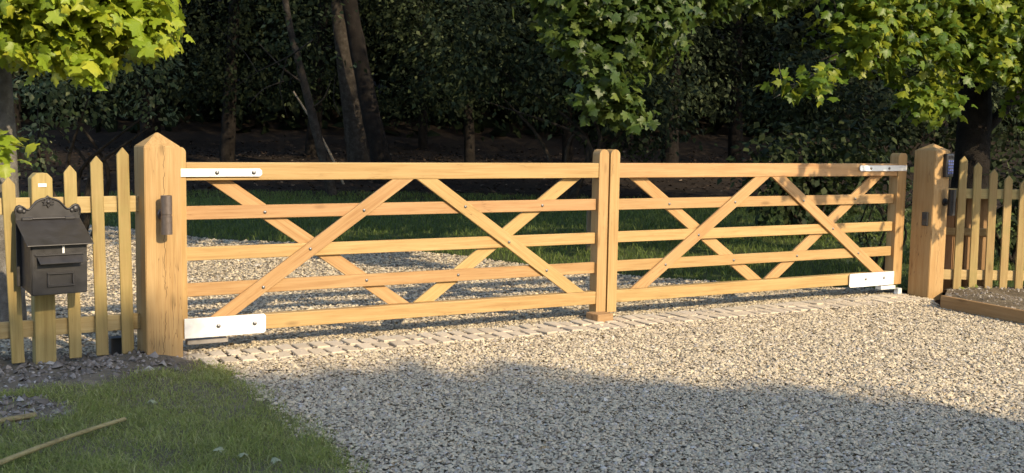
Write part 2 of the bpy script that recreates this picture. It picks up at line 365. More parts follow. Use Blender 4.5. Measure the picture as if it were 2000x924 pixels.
# near gravel
n = 540000; D = 3.4+g.random(n)**0.8*6.6; R = (g.random(n)*2-1)*(0.476*D+1.7)
x = CAM[0]+D*math.sin(YAW)+R*math.cos(YAW); y = CAM[1]+D*math.cos(YAW)-R*math.sin(YAW)
wob = 0.05*np.sin(7*y)+0.03*np.sin(17*y+1)
edge = np.interp(y, [-4, -2.75, -2.15, -1.5, -0.35, 0.0, 0.2], [-0.2, 0.12, 0.2, 0.17, 0.16, -0.03, -0.03])+wob*0.6
keep = (x > edge-0.05-np.abs(g.normal(0, 0.05, n))) & in_poly(x, y, [(-2, -8), (8, -8), (6.3, -1.75), (6.2, -0.72), (6.56, -0.35), (6.6, 0.25), (-2, 0.25)]) & (y < 0.24)
keep &= ~((y > -0.385) & (y < 0.0) & (x > 0.0) & (g.random(n) > 0.17+0.25*np.clip((-0.30-y)/0.08, 0, 1)+0.9*np.clip((x-4.2)/3, 0, 0.32)))
x, y, D = x[keep], y[keep], D[keep]
size = np.clip(g.lognormal(math.log(0.0092), 0.27, len(x)), 0.005, 0.019)
Vn, Fn = octa_stones(x, y, -0.007+0.013*g.random(len(x))+size*0.2, size, g, 0.48)
gr = link('gravel', np_mesh('gravel', Vn, Fn), M_gravel); gr['kind'] = 'stuff'
print('near stones', len(x))
# gravel beyond the gate
n = 270000; x = -7+g.random(n)*14; y = 0.22+g.random(n)**1.3*12
Dd, Rr = DR(x, y); keep = in_poly(x, y, DRIVE) & (np.abs(Rr) < 0.476*Dd+0.6) & (g.random(n) < np.clip(9.0/Dd, 0, 1)**1.2)
x, y, Dd = x[keep], y[keep], Dd[keep]
size = np.clip(g.lognormal(math.log(0.0098), 0.28, len(x)), 0.006, 0.02)*np.clip(Dd/9, 1, 1.4)
Vn, Fn = octa_stones(x, y, -0.005+0.007*g.random(len(x)), size, g, 0.42)
gr = link('gravel', np_mesh('gravel_far', Vn, Fn), M_gravel); gr['kind'] = 'stuff'
print('far stones', len(x))

# verge in front of the mailbox fence
def verge_edge(y): return np.interp(y, [-9, -6, -4, -2.75, -2.15, -1.5, -0.6, -0.3, 0.0, 0.35], [-1.4, -0.85, -0.2, 0.10, 0.19, 0.16, 0.13, 0.08, -0.03, -0.03])
def verge_h(x, y):
    h = 0.012+0.035*np.exp(-((x+0.25)**2/0.10+(y+0.1)**2/0.035))+0.012*np.sin(5.1*x+1)*np.sin(4.3*y)+0.008*np.sin(13*x)*np.sin(11*y+2)+0.025*smoothstep(-0.5, -1.2, x)*smoothstep(-2.2, -0.6, y)*0.6
    return h*smoothstep(0.0, 0.18, verge_edge(y)-x)*smoothstep(0.55, 0.15, y)-0.005
ys = np.linspace(-9, 0.55, 150); us = np.linspace(0, 1, 60)**0.6
X = np.stack([-6+(verge_edge(ys)+6)*u for u in us], 1); Y = np.repeat(ys[:, None], 60, 1); Z = verge_h(X, Y)
V = np.stack([X, Y, Z], -1).reshape(-1, 3); i = np.arange(149)[:, None]*60+np.arange(59)[None, :]
o = link('verge', np_mesh('verge', V, np.stack([i, i+1, i+61, i+60], -1).reshape(-1, 4), True), M_verge); o['kind'] = 'structure'

def blades(name, x, y, z, h, w, lean, mat, g):
    n = len(x); th = g.random(n)*2*PI; ph = g.random(n)*2*PI
    a = np.stack([np.cos(th), np.sin(th), np.zeros(n)], 1)*w[:, None]/2
    d = np.stack([np.cos(ph), np.sin(ph), np.zeros(n)], 1)*(lean*h)[:, None]
    b = np.stack([x, y, z], 1); m = b+d*0.35; m[:, 2] += h*0.6; t = b+d; t[:, 2] += h*np.clip(1.0-0.35*lean, 0.25, 1)
    V = np.stack([b-a, b+a, m+a*0.8, m-a*0.8, t], 1).reshape(-1, 3); k = np.arange(n)*5
    F = np.concatenate([np.stack([k, k+1, k+2], 1), np.stack([k, k+2, k+3], 1), np.stack([k+3, k+2, k+4], 1)])
    o = link(name, np_mesh(name, V, F), mat); o['kind'] = 'stuff'; return o
def fnoise(x, y, s=0): return np.sin(2.3*x+1.7*y+s)*0.5+np.sin(5.1*x-3.3*y+2*s)*0.3+np.sin(9.7*x+8.1*y+s*3)*0.2
n = 270000; x = -3.0+g.random(n)*3.3; y = -5.2+g.random(n)*5.2
Dd, Rr = DR(x, y); fn = fnoise(x, y, 1.0)
soilband = -0.50+0.10*fn-0.10*smoothstep(-0.3, -1.2, x)+0.20*smoothstep(-0.25, 0.1, x)
patch = np.exp(-(((x+1.15)/0.36)**2+((y+1.12)/0.30)**2)) 
dens = smoothstep(0.10, -0.22, y-soilband)*(1-0.97*smoothstep(0.25, 0.6, patch+0.12*fn))*np.clip(0.62+0.55*fnoise(x*2.3, y*2.3, 4.0)+0.25*fn, 0.42, 1)*smoothstep(0.02, 0.16, verge_edge(y)+0.03*np.sin(9*y)+0.02*np.sin(23*y)-x+0.09)
keep = (x < verge_edge(y)+0.03+g.normal(0, 0.03, n)) & (np.abs(Rr) < 0.476*Dd+0.5) & (Dd > 3.3) & (g.random(n) < dens)
x, y, fn = x[keep], y[keep], fn[keep]
hh = (0.022+0.045*g.random(len(x))**1.6)*(1+0.35*fn)
blades('grass', x, y, verge_h(x, y)-0.004, hh, 0.0026+0.0022*g.random(len(x)), 0.4+1.5*g.random(len(x)), M_grass, g)
print('grass', len(x))
# clods and stones in the bare soil
n = 9000; x = -2.2+g.random(n)*2.4; y = -1.5+g.random(n)*1.75; fn = fnoise(x, y, 1.0)
patch = np.exp(-(((x+1.15)/0.36)**2+((y+1.12)/0.30)**2)); dens = 0.55*smoothstep(-0.5, -0.25, y-0.10*fn+0.1)*(0.15+0.85*smoothstep(0.0, -0.45, x))+0.8*smoothstep(0.3, 0.6, patch)
keep = (g.random(n) < dens) & (x < verge_edge(y)); x, y = x[keep], y[keep]
size = np.clip(g.lognormal(math.log(0.010), 0.5, len(x)), 0.004, 0.035)
Vn, Fn = octa_stones(x, y, verge_h(x, y)+size*0.15, size, g, 0.7)
o = link('soil_stones', np_mesh('soil_stones', Vn, Fn), M_clod); o['kind'] = 'stuff'

# lawn beyond the drive
LAWN = [(6.75, 0.3), (5.9, 0.9), (5.0, 2.0), (4.45, 3.3), (4.1, 4.4), (3.4, 6.0), (1.95, 7.2), (1.2, 9.2), (0.4, 10.8), (-3, 12.2), (-9, 12.5), (-7, 17), (-1, 18), (5, 16.6), (10, 14.0), (15, 10.0), (19, 6.0), (17, 0.6), (10, -1.5), (6.8, 0.2)]
poly_sheet('back_lawn', LAWN, -0.004, M_lawn)
n = 260000; x = -7+g.random(n)*26; y = -0.5+g.random(n)*19; Dd, Rr = DR(x, y)
keep = in_poly(x, y, LAWN) & (np.abs(Rr) < 0.476*Dd+0.8) & (g.random(n) < 0.62)
x, y = x[keep], y[keep]; fn = fnoise(x, y, 2.0)
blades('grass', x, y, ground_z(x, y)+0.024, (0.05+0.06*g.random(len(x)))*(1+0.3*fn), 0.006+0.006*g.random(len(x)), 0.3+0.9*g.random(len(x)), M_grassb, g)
print('back grass', len(x))

# ------------------------------------------------------------------ sett strip under the gate
strip = poly_sheet('paving_strip', [(-0.01, -0.39), (6.55, -0.39), (6.55, 0.03), (-0.01, 0.03)], -0.006, M_mort)
PM[strip] = Matrix.Identity(4)
def sett_mesh(i):
    gg = random.Random(i); bm = bmesh.new(); w, l, h = 0.097, 0.186, 0.05
    a = [bm.verts.new((sx*w/2*gg.uniform(0.86, 1.03), sy*l/2*gg.uniform(0.92, 1.02), -h)) for sx, sy in ((-1, -1), (1, -1), (1, 1), (-1, 1))]
    b = [bm.verts.new((v.co.x*0.97, v.co.y*0.98, gg.uniform(-0.003, 0.003))) for v in a]
    bm.faces.new(b)
    for k in range(4): bm.faces.new((a[k], a[(k+1) % 4], b[(k+1) % 4], b[k]))
    bmesh.ops.recalc_face_normals(bm, faces=bm.faces[:])
    bmesh.ops.bevel(bm, geom=[e for e in bm.edges if all(v.co.z > -h*0.5 for v in e.verts)], offset=0.004, segments=1, affect='EDGES')
    me = bm_mesh(bm, 'sett'); me.materials.append(M_sett); return me
SM = [sett_mesh(i) for i in range(6)]
xp = [0.045, 0.09]
for row, yy in enumerate((-0.090, -0.285)):
    xx = 0.05+0.012*row
    while xx < 6.50:
        M = Matrix.Translation((xx, yy+random.uniform(-0.012, 0.012), 0.013+random.uniform(-0.005, 0.004))) @ Matrix.Rotation(random.uniform(-0.09, 0.09), 4, 'Z') @ Matrix.Rotation(random.uniform(-0.035, 0.035), 4, 'X') @ Matrix.Rotation(random.uniform(-0.04, 0.04), 4, 'Y')
        link('sett', SM[random.randrange(6)], None, strip, M); xx += random.uniform(0.107, 0.121)

# ------------------------------------------------------------------ gates
bolt_me = lathe_mesh([(0.0, 0.0), (0.011, 0.0), (0.011, 0.002), (0.0075, 0.005), (0.004, 0.0062), (0, 0.0065)], 10, 'bolt')
def bolt(x, y, z, parent, s=1.0, nrm=(0, -1, 0)):
    q = Vector(nrm).to_track_quat('Z', 'Y').to_matrix().to_4x4()
    return link('bolt', bolt_me, M_bolt, parent, Matrix.Translation((x, y, z)) @ q @ Matrix.Scale(s, 4))
def round_top(L, w, r=0.04, skew=0.0):
    pts = [(0, -w/2)]
    for k in range(6): a = -PI/2+k*PI/10; pts.append((L-r+r*math.cos(a+0) if False else L-r+r*math.sin(k*PI/10), -w/2+r-r*math.cos(k*PI/10)))
    for k in range(5, -1, -1): pts.append((L-r+r*math.sin(k*PI/10), w/2-r+r*math.cos(k*PI/10)))
    pts.append((0, w/2)); return pts
UP = (0, 0, 1)
def gate(x0, hinge, label):
    """x0 = where the rails start; hinge 'L' or 'R' tells which stile hangs"""
    L = 3.112
    hx = x0-0.05 if hinge == 'L' else x0+L+0.05
    t = thing('timber_gate', label, 'gate', (hx, 0.03, 0), 0, 'two leaves of the field gate')
    ms, hs = 0.087, 0.10 if hinge == 'L' else 0.115                                    # meeting / hanging stile widths
    if hinge == 'L': xh, xm = x0-hs/2, x0+L+ms/2
    else: xh, xm = x0+L+hs/2, x0-ms/2
    prism('hanging_stile', round_top(1.315-0.10, hs, 0.035), 0.10, (xh, 0.043, 0.10), UP, (1, 0, 0), M_gate, t, 0.004, 2)
    prism('meeting_stile', round_top(1.325-0.055, ms, 0.043), 0.098, (xm, 0.043, 0.055), UP, (1, 0, 0), M_gate, t, 0.004, 2)
    prism('top_rail', rect(L-0.002, 0.113, 0.001), 0.070, (x0, 0.035, 1.1625), (1, 0, 0), UP, M_gate, t, 0.005, 2)
    prism('bottom_rail', rect(L-0.002, 0.098, 0.001), 0.070, (x0, 0.035, 0.175), (1, 0, 0), UP, M_gate, t, 0.005, 2)
    for zc in (0.898, 0.640, 0.410):
        prism('rail', rect(L-0.002, 0.086, 0.001), 0.026, (x0, 0.037+random.uniform(-0.001, 0.001), zc+random.uniform(-0.002, 0.002)), (1, 0, 0), UP, M_gate, t, 0.003)
    z0, z1 = 0.2255, 1.1045
    def brace(xb, xt, w, yc):
        # parallelogram cut level at both rails; local X runs along the board
        p = [(xb, z0), (xb+w, z0), (xt+w, z1), (xt, z1)]; d = Vector((xt-xb, 0, z1-z0)).normalized(); nrm = Vector((0, -1, 0)); yv = nrm.cross(d)
        org = Vector((x0+(xb+xt+w)/2, yc, (z0+z1)/2))
        out = [((Vector((x0+a, yc, b))-org).dot(d), (Vector((x0+a, yc, b))-org).dot(yv)) for a, b in p]
        prism('brace', out, 0.0215, org, d, yv, M_gate, t, 0.0025)
    W = 0.160
    brace(0.137, 1.400, W, 0.0125); brace(2.850, 1.585, W, 0.0125)           # nearside pair
    brace(1.398, 0.134, W, 0.0620); brace(1.587, 2.828, W, 0.0620)           # far side pair
    for zc in (0.898, 0.640, 0.410):
        f = (zc-z0)/(z1-z0)
        for xb, xt, yy in ((0.137, 1.400, 0.0015), (2.850, 1.585, 0.0015), (1.398, 0.134, 0.0235), (1.587, 2.828, 0.0235)):
            if zc == 0.410 and yy > 0.02 and random.random() < 0.0: continue
            bolt(x0+xb+(xt-xb)*f+W/2+random.uniform(-0.008, 0.008), yy, zc+random.uniform(-0.008, 0.008), t, 1.0)
    # hinge straps
    sgn = 1 if hinge == 'L' else -1; xe = x0-0.045 if hinge == 'L' else x0+L+0.105
    ya = -0.0135
    def strap(name, length, h, zc, xa):
        ln = length; c = 0.014
        out = [(0, -h/2), (ln-c, -h/2), (ln, -h/2+c), (ln, h/2-c), (ln-c, h/2), (0, h/2)]
        s = prism(name, out, 0.008, (xa, ya, zc), (sgn, 0, 0), (0, 0, sgn), M_galv, t, 0.0018)
        return s
    s1 = strap('top_hinge_strap', 0.525 if hinge == 'L' else 0.61, 0.052, 1.155 if hinge == 'L' else 1.177, xe)
    s2 = strap('bottom_hinge_strap', 0.525 if hinge == 'L' else 0.575, 0.128 if hinge == 'L' else 0.125, 0.168 if hinge == 'L' else 0.164, xe+(0.02 if hinge == 'L' else -0.10))
    for s, zc, xs_ in ((s1, 1.155 if hinge == 'L' else 1.177, (0.235, 0.47)), (s2, 0.172, (0.235, 0.47))):
        for q in xs_: bolt(xe+sgn*q, ya-0.004, zc, s, 1.25)
    # packing piece behind the straps so that they bear on the stile
    if hinge == 'L': box('hinge_foot', (x0+0.13, 0.045, 0.070), (0.26, 0.06, 0.028), M_shadesteel, t, 0.003)
    else: box('hinge_foot', (x0+L-0.06, 0.02, 0.076), (0.19, 0.07, 0.034), M_galv, t, 0.003)
    # gudgeons reaching into the post
    for zc in (1.16, 0.17):
        link('hinge_pin', lathe_mesh([(0, -0.045), (0.016, -0.045), (0.016, 0.045), (0, 0.045)], 10, 'hinge_pin'), M_bolt, t, Matrix.Translation((xe-sgn*0.012 if hinge == 'R' else xe-0.055, 0.03, zc)))
    return t
gL = gate(0.0, 'L', 'pale timber five-bar gate leaf hung on the post with the grey lamp by the mailbox')
gR = gate(3.302, 'R', 'pale timber five-bar gate leaf with dappled end, hung on the keypad post')
stop = box('gate_stop', (3.115, -0.052, 0.028), (0.15, 0.16, 0.075), M_edge, None, 0.005, Matrix.Rotation(math.radians(2), 4, 'Z'))
tag(stop, 'small wooden stop block on the setts where the two gate leaves meet', 'block')
# support below the right lower hinge
hb = thing('hinge_support', 'small galvanised steel bracket standing under the gate beside the keypad post', 'bracket', (6.50, 0.0, 0))
box('upright', (6.50, 0.0, 0.025), (0.05, 0.05, 0.075), M_galv, hb, 0.003)
box('base_plate', (6.50, 0.0, -0.004), (0.13, 0.12, 0.012), M_galv, hb, 0.003)

# ------------------------------------------------------------------ gate posts
def post(label, cx, cy, s, h, apex, rz, z0=-0.25):
    t = thing('gate_post', label, 'post', (cx, cy, 0), rz, 'square gate posts with pointed tops')
    bm = bmesh.new(); a = s/2
    A = [bm.verts.new((z0, p*a, q*a)) for p, q in ((-1, -1), (1, -1), (1, 1), (-1, 1))]
    B = [bm.verts.new((h, p*a, q*a)) for p, q in ((-1, -1), (1, -1), (1, 1), (-1, 1))]; T = bm.verts.new((apex, 0, 0))
    bm.faces.new(A)
    for k in range(4): bm.faces.new((A[k], A[(k+1) % 4], B[(k+1) % 4], B[k])); bm.faces.new((B[k], B[(k+1) % 4], T))
    bmesh.ops.recalc_face_normals(bm, faces=bm.faces[:]); bmesh.ops.bevel(bm, geom=bm.edges[:], offset=0.005, segments=2, affect='EDGES')
    M = PM[t] @ frame((0, 0, 0), (0, 0, 1), (1, 0, 0))
    link('shaft', bm_mesh(bm, 'post_shaft'), M_post, t, M)
    return t
rzL = math.radians(5)
# corner front-left at (-.271,-.13)
sL = 0.222
cL = Vector((-0.274, -0.125)) + Vector((math.cos(rzL), math.sin(rzL)))*sL/2 + Vector((-math.sin(rzL), math.cos(rzL)))*sL/2
pL = post('stout square timber gate post with split grain, next to the mailbox fence', cL.x, cL.y, sL, 1.318, 1.408, rzL)
rzR = math.radians(4); sR = 0.222
cR = Vector((6.595, -0.262)) + Vector((math.cos(rzR), math.sin(rzR)))*sR/2 + Vector((-math.sin(rzR), math.cos(rzR)))*sR/2
pR = post('stout square timber gate post carrying the keypad, dappled with leaf shadow', cR.x, cR.y, sR, 1.345, 1.412, rzR)

def local(t, x, y, z): return PM[t] @ Vector((x, y, z))
def lamp(label, pt, s, lx, zc, rz):
    M0 = PM[pt]; base = M0 @ Vector((lx, -s/2, zc)); nrm = (M0.to_3x3() @ Vector((0, -1, 0)))
    t = thing('wall_lamp', label, 'lamp', base, rz, 'up and down post lamps')
    q = nrm.to_track_quat('Z', 'Y').to_matrix().to_4x4()
    link('back_plate', lathe_mesh([(0, -0.001), (0.036, -0.001), (0.036, 0.012), (0.030, 0.018), (0, 0.018)], 20, 'back_plate'), M_lamp, t, Matrix.Translation(base) @ q)
    link('arm', lathe_mesh([(0, 0.016), (0.018, 0.016), (0.018, 0.055), (0, 0.055)], 12, 'arm'), M_lamp, t, Matrix.Translation(base) @ q)
    c = base+nrm*0.075
    R = 0.0335
    link('housing', lathe_mesh([(0, 0.10), (R-0.004, 0.10), (R-0.004, 0.118), (R, 0.118), (R, 0.006), (R-0.0025, 0.004), (R-0.0025, -0.004), (R, -0.006), (R, -0.118), (R-0.004, -0.118), (R-0.004, -0.10), (0, -0.10)], 24, 'housing'), M_lamp, t, Matrix.Translation(c))
    for sg in (1, -1): link('lens', lathe_mesh([(0, 0), (R-0.005, 0), (R-0.005, 0.004), (0, 0.004)], 20, 'lens'), M_glass, t, Matrix.Translation(c+Vector((0, 0, sg*0.106-0.002))))
    return t
lamp('grey metal up-and-down lamp fixed to the sunlit post by the mailbox', pL, sL, -0.004, 0.907, rzL)
M_lamp = M_shadelamp
lamp('up-and-down lamp with shade put into its colour, under the keypad on the dappled post', pR, sR, 0.06, 0.875, rzR)

# keypad
kb = local(pR, 0.055, -sR/2, 1.11)
kp = thing('keypad', 'slim grey entry keypad with blue keys high on the gate post', 'keypad', kb, rzR)
Rk = Matrix.Rotation(rzR, 4, 'Z')
def kbox(name, x, y, z, sx, sy, sz, mat, parent, bev=0.003, seg=1): return box(name, PM[pR] @ Vector((x, -sR/2+y, z)), (sx, sy, sz), mat, parent, bev, Rk, seg)
kbox('case', 0.062, -0.019, 1.212, 0.108, 0.036, 0.215, M_black, kp, 0.008, 2)
kbox('face', 0.062, -0.0385, 1.212, 0.092, 0.004, 0.195, M_keypad, kp, 0.0015)
kbox('camera_window', 0.062, -0.0418, 1.287, 0.070, 0.003, 0.030, M_glass, kp, 0.001)
for r in range(5):
    for c_ in range(3): kbox('key', 0.034+c_*0.028, -0.0425, 1.250-r*0.027, 0.020, 0.005, 0.018, M_key, kp, 0.001)
kbox('speaker_grille', 0.062, -0.0418, 1.127, 0.055, 0.003, 0.012, M_black, kp, 0.001)
# photocell on the inner face
pc = PM[pR] @ Vector((-sR/2, 0.0, 0.72))
ph = thing('photocell', 'small black safety sensor on the inner side of the keypad post', 'sensor', pc, rzR)
box('case', PM[pR] @ Vector((-sR/2-0.011, -0.045, 0.72)), (0.022, 0.058, 0.125), M_black, ph, 0.005, Rk, 2)
box('window', PM[pR] @ Vector((-sR/2-0.0235, -0.045, 0.735)), (0.003, 0.040, 0.060), M_glass, ph, 0.001, Rk)

# ------------------------------------------------------------------ picket fences
def picket_outline(L, w, tip): return [(0, -w/2), (L-tip, -w/2), (L, 0), (L-tip, w/2), (0, w/2)]
def picket(parent, x, y, zb, zt, fx, w=0.071, t=0.021, lean=0.0, mat=None):
    up_ = Vector((0, 0, 1))+Vector(fx)*lean
    prism('picket', picket_outline(zt-zb, w, 0.045), t, (x, y, zb), up_, fx, mat or M_pick, parent, 0.003)
fL = thing('picket_fence', 'yellowish picket fence carrying the mailbox, sweeping up to the gate post', 'fence', (-0.85, 0.02, 0), 0, 'picket fences either side of the gate')
for x, zb, zt, ln in ((-1.46, 0.03, 1.075, 0.0), (-1.305, 0.03, 1.08, 0.003), (-1.13, 0.035, 1.10, -0.004), (-0.985, 0.034, 1.135, -0.026), (-0.668, 0.038, 1.203, -0.008), (-0.514, 0.040, 1.259, -0.012), (-0.364, 0.038, 1.311, -0.011)):
    picket(fL, x, 0.0, zb, zt, (1, 0, 0), 0.071, 0.021, ln)
for zc in (0.962, 0.231): prism('rail', rect(1.58, 0.098), 0.038, (-1.84, 0.031, zc-0.004), (1, 0, 0.004), UP, M_rail, fL, 0.003)
# fence post behind the mailbox
fp = [(-0.25, -0.058), (1.125, -0.058), (1.155, -0.03), (1.155, 0.03), (1.125, 0.058), (-0.25, 0.058)]
fpo = prism('fence_post', fp, 0.10, (-0.838, -0.015+0.045, 0.0), UP, (math.cos(0.1), math.sin(0.1), 0), M_pick, fL, 0.004)
box('label_tag', (-0.838+0.006, -0.0225, 1.085), (0.045, 0.002, 0.02), M_white, fL, 0)
FD = Vector((0.8699, -0.4932, 0)); FN = Vector((-0.4932, -0.8699, 0)); F0 = Vector((6.75, -0.155, 0))
fR = thing('picket_fence', 'picket fence dappled with leaf shadow beside the keypad post and raised bed', 'fence', F0, 0, 'picket fences either side of the gate')
for k, (tq, zt) in enumerate(((0.245, 1.300), (0.392, 1.243), (0.538, 1.185), (0.676, 1.128), (0.822, 1.09), (0.968, 1.07), (1.115, 1.06), (1.26, 1.06), (1.405, 1.06), (1.55, 1.06))):
    p = F0+FD*tq; picket(fR, p.x, p.y, 0.03+random.uniform(-0.01, 0.012), zt, FD, 0.073, 0.021, random.uniform(-0.012, 0.004))
for zc in (0.952, 0.195):
    p = F0+FD*0.09-FN*0.031; prism('rail', rect(1.9, 0.092), 0.038, (p.x, p.y, zc), FD, UP, M_rail, fR, 0.003)
p = F0+FD*1.05-FN*0.10; box('fence_post', (p.x, p.y, 0.45), (0.09, 0.09, 1.3), M_pick, fR, 0.004, Matrix.Rotation(-YAW, 4, 'Z'))
# timber cabinet behind the right fence
cb0 = F0+FD*0.22-FN*0.20
cab = thing('timber_cabinet', 'low brown board cabinet standing behind the picket fence by the keypad post', 'cabinet', cb0)
for k in range(4):
    p = cb0+FD*(0.0+0.105*k); prism('board', rect(0.90+0.01*(k % 2), 0.098), 0.02, (p.x, p.y, 0.0), UP, FD, M_edge, cab, 0.002)
for k in range(3):
    p = cb0-FN*(0.06+0.105*k)+FD*0.375; prism('board', rect(0.9, 0.098), 0.02, (p.x, p.y, 0.0), UP, -FN, M_edge, cab, 0.002)
    p = cb0-FN*(0.06+0.105*k)-FD*0.06; prism('board', rect(0.9, 0.098), 0.02, (p.x, p.y, 0.0), UP, -FN, M_edge, cab, 0.002)
p = cb0-FD*0.07+FN*0.022; prism('batten', rect(0.47, 0.07), 0.02, (p.x, p.y, 0.585), FD, UP, M_rail, cab, 0.002)
p = cb0+FD*0.157-FN*0.165; box('lid', (p.x, p.y, 0.925), (0.50, 0.40, 0.025), M_edge, cab, 0.003, Matrix.Rotation(-YAW, 4, 'Z'))

# raised bed edging beside the keypad post
E0 = Vector((6.20, -0.73, 0)); E1 = Vector((6.115, -1.62, 0)); E2 = Vector((6.02, -2.9, 0))
ed = thing('bed_edging', 'long timber sleeper edging the raised bed below the dappled picket fence', 'edging', E0)
d = (E1-E0).normalized(); prism('plank', rect((E1-E0).length-0.004, 0.155), 0.042, E0+Vector((0, 0, 0.035)), d, UP, M_edge, ed, 0.004)
d2 = (E2-E1).normalized(); prism('plank', rect((E2-E1).length, 0.150), 0.042, E1+Vector((0, 0, 0.034)), d2, UP, M_edge, ed, 0.004)
e3 = Vector((6.72, -0.36, 0)); dd = (e3-E0).normalized()
def bed_z(x, y): return 0.082+0.02*np.sin(6*x)*np.sin(5*y)+0.008*np.sin(17*x+3*y)
bedp = [(6.215, -0.74), (6.13, -1.62), (6.04, -2.9), (7.6, -2.9), (8.6, -1.4), (7.9, -0.45), (6.95, -0.14), (6.83, -0.28)]
xs = np.linspace(0, 1, 30)
bm = bmesh.new(); f = bm.faces.new([bm.verts.new((a, b, 0.06)) for a, b in bedp])
res = bmesh.ops.triangulate(bm, faces=[f]); bmesh.ops.subdivide_edges(bm, edges=bm.edges[:], cuts=6, use_grid_fill=True)
for v in bm.verts: v.co.z = float(bed_z(v.co.x, v.co.y))*(0.35+0.65*min(1, max(0, (-v.co.y+v.co.x*0.0)/0.5)))
bmesh.ops.recalc_face_normals(bm, faces=bm.faces[:])
if sum(f.normal.z for f in bm.faces) < 0: bmesh.ops.reverse_faces(bm, faces=bm.faces[:])
o = link('flower_bed', bm_mesh(bm, 'flower_bed', True), M_bed); o['kind'] = 'structure'
n = 2600; x = 6.1+g.random(n)*1.9; y = -2.3+g.random(n)*2.0; k = in_poly(x, y, bedp); x, y = x[k], y[k]
size = np.clip(g.lognormal(math.log(0.008), 0.4, len(x)), 0.004, 0.02); Vn, Fn = octa_stones(x, y, bed_z(x, y)*(0.35+0.65*np.clip(-y/0.5, 0, 1)), size, g, 0.7)
o = link('soil_stones', np_mesh('bed_crumbs', Vn, Fn), M_clod); o['kind'] = 'stuff'

# ------------------------------------------------------------------ mailbox
rzM = math.radians(9)
mb = thing('mailbox', 'dark cast metal mailbox with scrolled back plate and sloping lid on the picket fence', 'mailbox', (-0.808, -0.047, 0.0), rzM)
MB = PM[mb]
def mloc(M): return MB @ M
# back plate with scrolled top (outline in x,z), thickness along y
ou = [(-0.180, 0.50), (0.180, 0.50), (0.180, 0.915), (0.186, 0.945), (0.176, 0.968), (0.157, 0.976), (0.137, 0.967), (0.122, 0.950), (0.104, 0.951), (0.088, 0.972), (0.066, 0.997), (0.038, 1.010), (0.014, 1.014), (0.0, 1.028)]
ou = ou+[(-x, z) for x, z in ou[::-1] if x > 0.001 and z > 0.51]
link('back_plate', prism_mesh([(x, z) for x, z in ou], 0.012, 0.0025, 'back_plate'), M_iron, mb, mloc(frame((0, 0.0, 0), (1, 0, 0), (0, 0, 1))))
# raised rim that follows the scroll
rim = [(x*0.985, -0.010, z-0.006) for x, z in ou if z > 0.90]
V, F = tube_np(np.array(smooth_path(rim, [0.005]*len(rim), 3)[0]), [0.0048]*(3*(len(rim)-1)+1), 6); link('scroll_rim', np_mesh('scroll_rim', V, F, True), M_iron, mb, MB.copy())
# scrolls and crest
sph = lambda r, n_=10: lathe_mesh([(0, -r), (r*0.7, -r*0.7), (r, 0), (r*0.7, r*0.7), (0, r)], n_, 'boss')
for sx in (-1, 1):
    for (ox, oz, r) in ((0.155, 0.946, 0.020), (0.134, 0.936, 0.012)):
        link('scroll', sph(r), M_iron, mb, mloc(Matrix.Translation((sx*ox, -0.010, oz)) @ Matrix.Diagonal((1, 0.6, 1, 1))))
def leaf_boss(a, L, w):
    return prism_mesh([(0, -w*0.3), (L*0.5, -w*0.5), (L, 0), (L*0.5, w*0.5), (0, w*0.3)], 0.012, 0.003, 'crest_leaf')
for a in (-0.5, 0.15, 0.9, PI-0.9, PI-0.15, PI+0.5):
    link('crest_leaf', leaf_boss(a, 0.036, 0.018), M_iron, mb, mloc(frame((0, -0.010, 0.985), (math.cos(a), 0, math.sin(a)*0.8), (-math.sin(a), 0, math.cos(a)))))
link('crest_leaf', leaf_boss(0, 0.034, 0.02), M_iron, mb, mloc(frame((0, -0.010, 0.985), (0, 0, -1), (1, 0, 0))))
link('crest_boss', sph(0.013), M_iron, mb, mloc(Matrix.Translation((0, -0.014, 0.988))))
# body: side outline in (y,z), width .30
side = [(-0.004, 0.490), (-0.205, 0.466), (-0.215, 0.755), (-0.004, 0.866)]
bw = 0.310
bm = bmesh.new(); A = [bm.verts.new((-bw/2, y_, z_)) for y_, z_ in side]; B = [bm.verts.new((bw/2, y_, z_)) for y_, z_ in side]
bm.faces.new(A); bm.faces.new(B[::-1])
for k in range(4): bm.faces.new((A[k], A[(k+1) % 4], B[(k+1) % 4], B[k]))
bmesh.ops.recalc_face_normals(bm, faces=bm.faces[:]); bmesh.ops.bevel(bm, geom=bm.edges[:], offset=0.006, segments=2, affect='EDGES')
link('body', bm_mesh(bm, 'mailbox_body'), M_iron, mb, MB.copy())
# lid
y0, zl0, y1, zl1 = -0.004, 0.884, -0.252, 0.755
dv = Vector((0, y1-y0, zl1-zl0)); 
lid = link('lid', prism_mesh([(0, -0.182), (dv.length, -0.182), (dv.length, 0.182), (0, 0.182)], 0.008, 0.002, 'lid'), M_iron, mb, mloc(frame((0, y0, zl0), dv, (1, 0, 0))))
PM[lid] = mloc(frame((0, y0, zl0), dv, (1, 0, 0)))
V, F = tube_np(np.array([(-0.15, -0.014, 0.893), (0, -0.014, 0.893), (0.15, -0.014, 0.893)]), [0.007]*3, 8); link('hinge_rod', np_mesh('hinge_rod', V, F, True), M_iron, lid, MB.copy())
for sx in (-0.12, 0.12): link('hinge_knuckle', prism_mesh(rect(0.06, 0.022, -0.03), 0.02, 0.004, 'hinge_knuckle'), M_iron, lid, mloc(Matrix.Translation((sx, -0.012, 0.893))))
link('catch', prism_mesh(rect(0.045, 0.014), 0.008, 0.002, 'catch'), M_galv, mb, mloc(frame((0.02, -0.219, 0.705), (0, 0.0, 1), (1, 0, 0))))
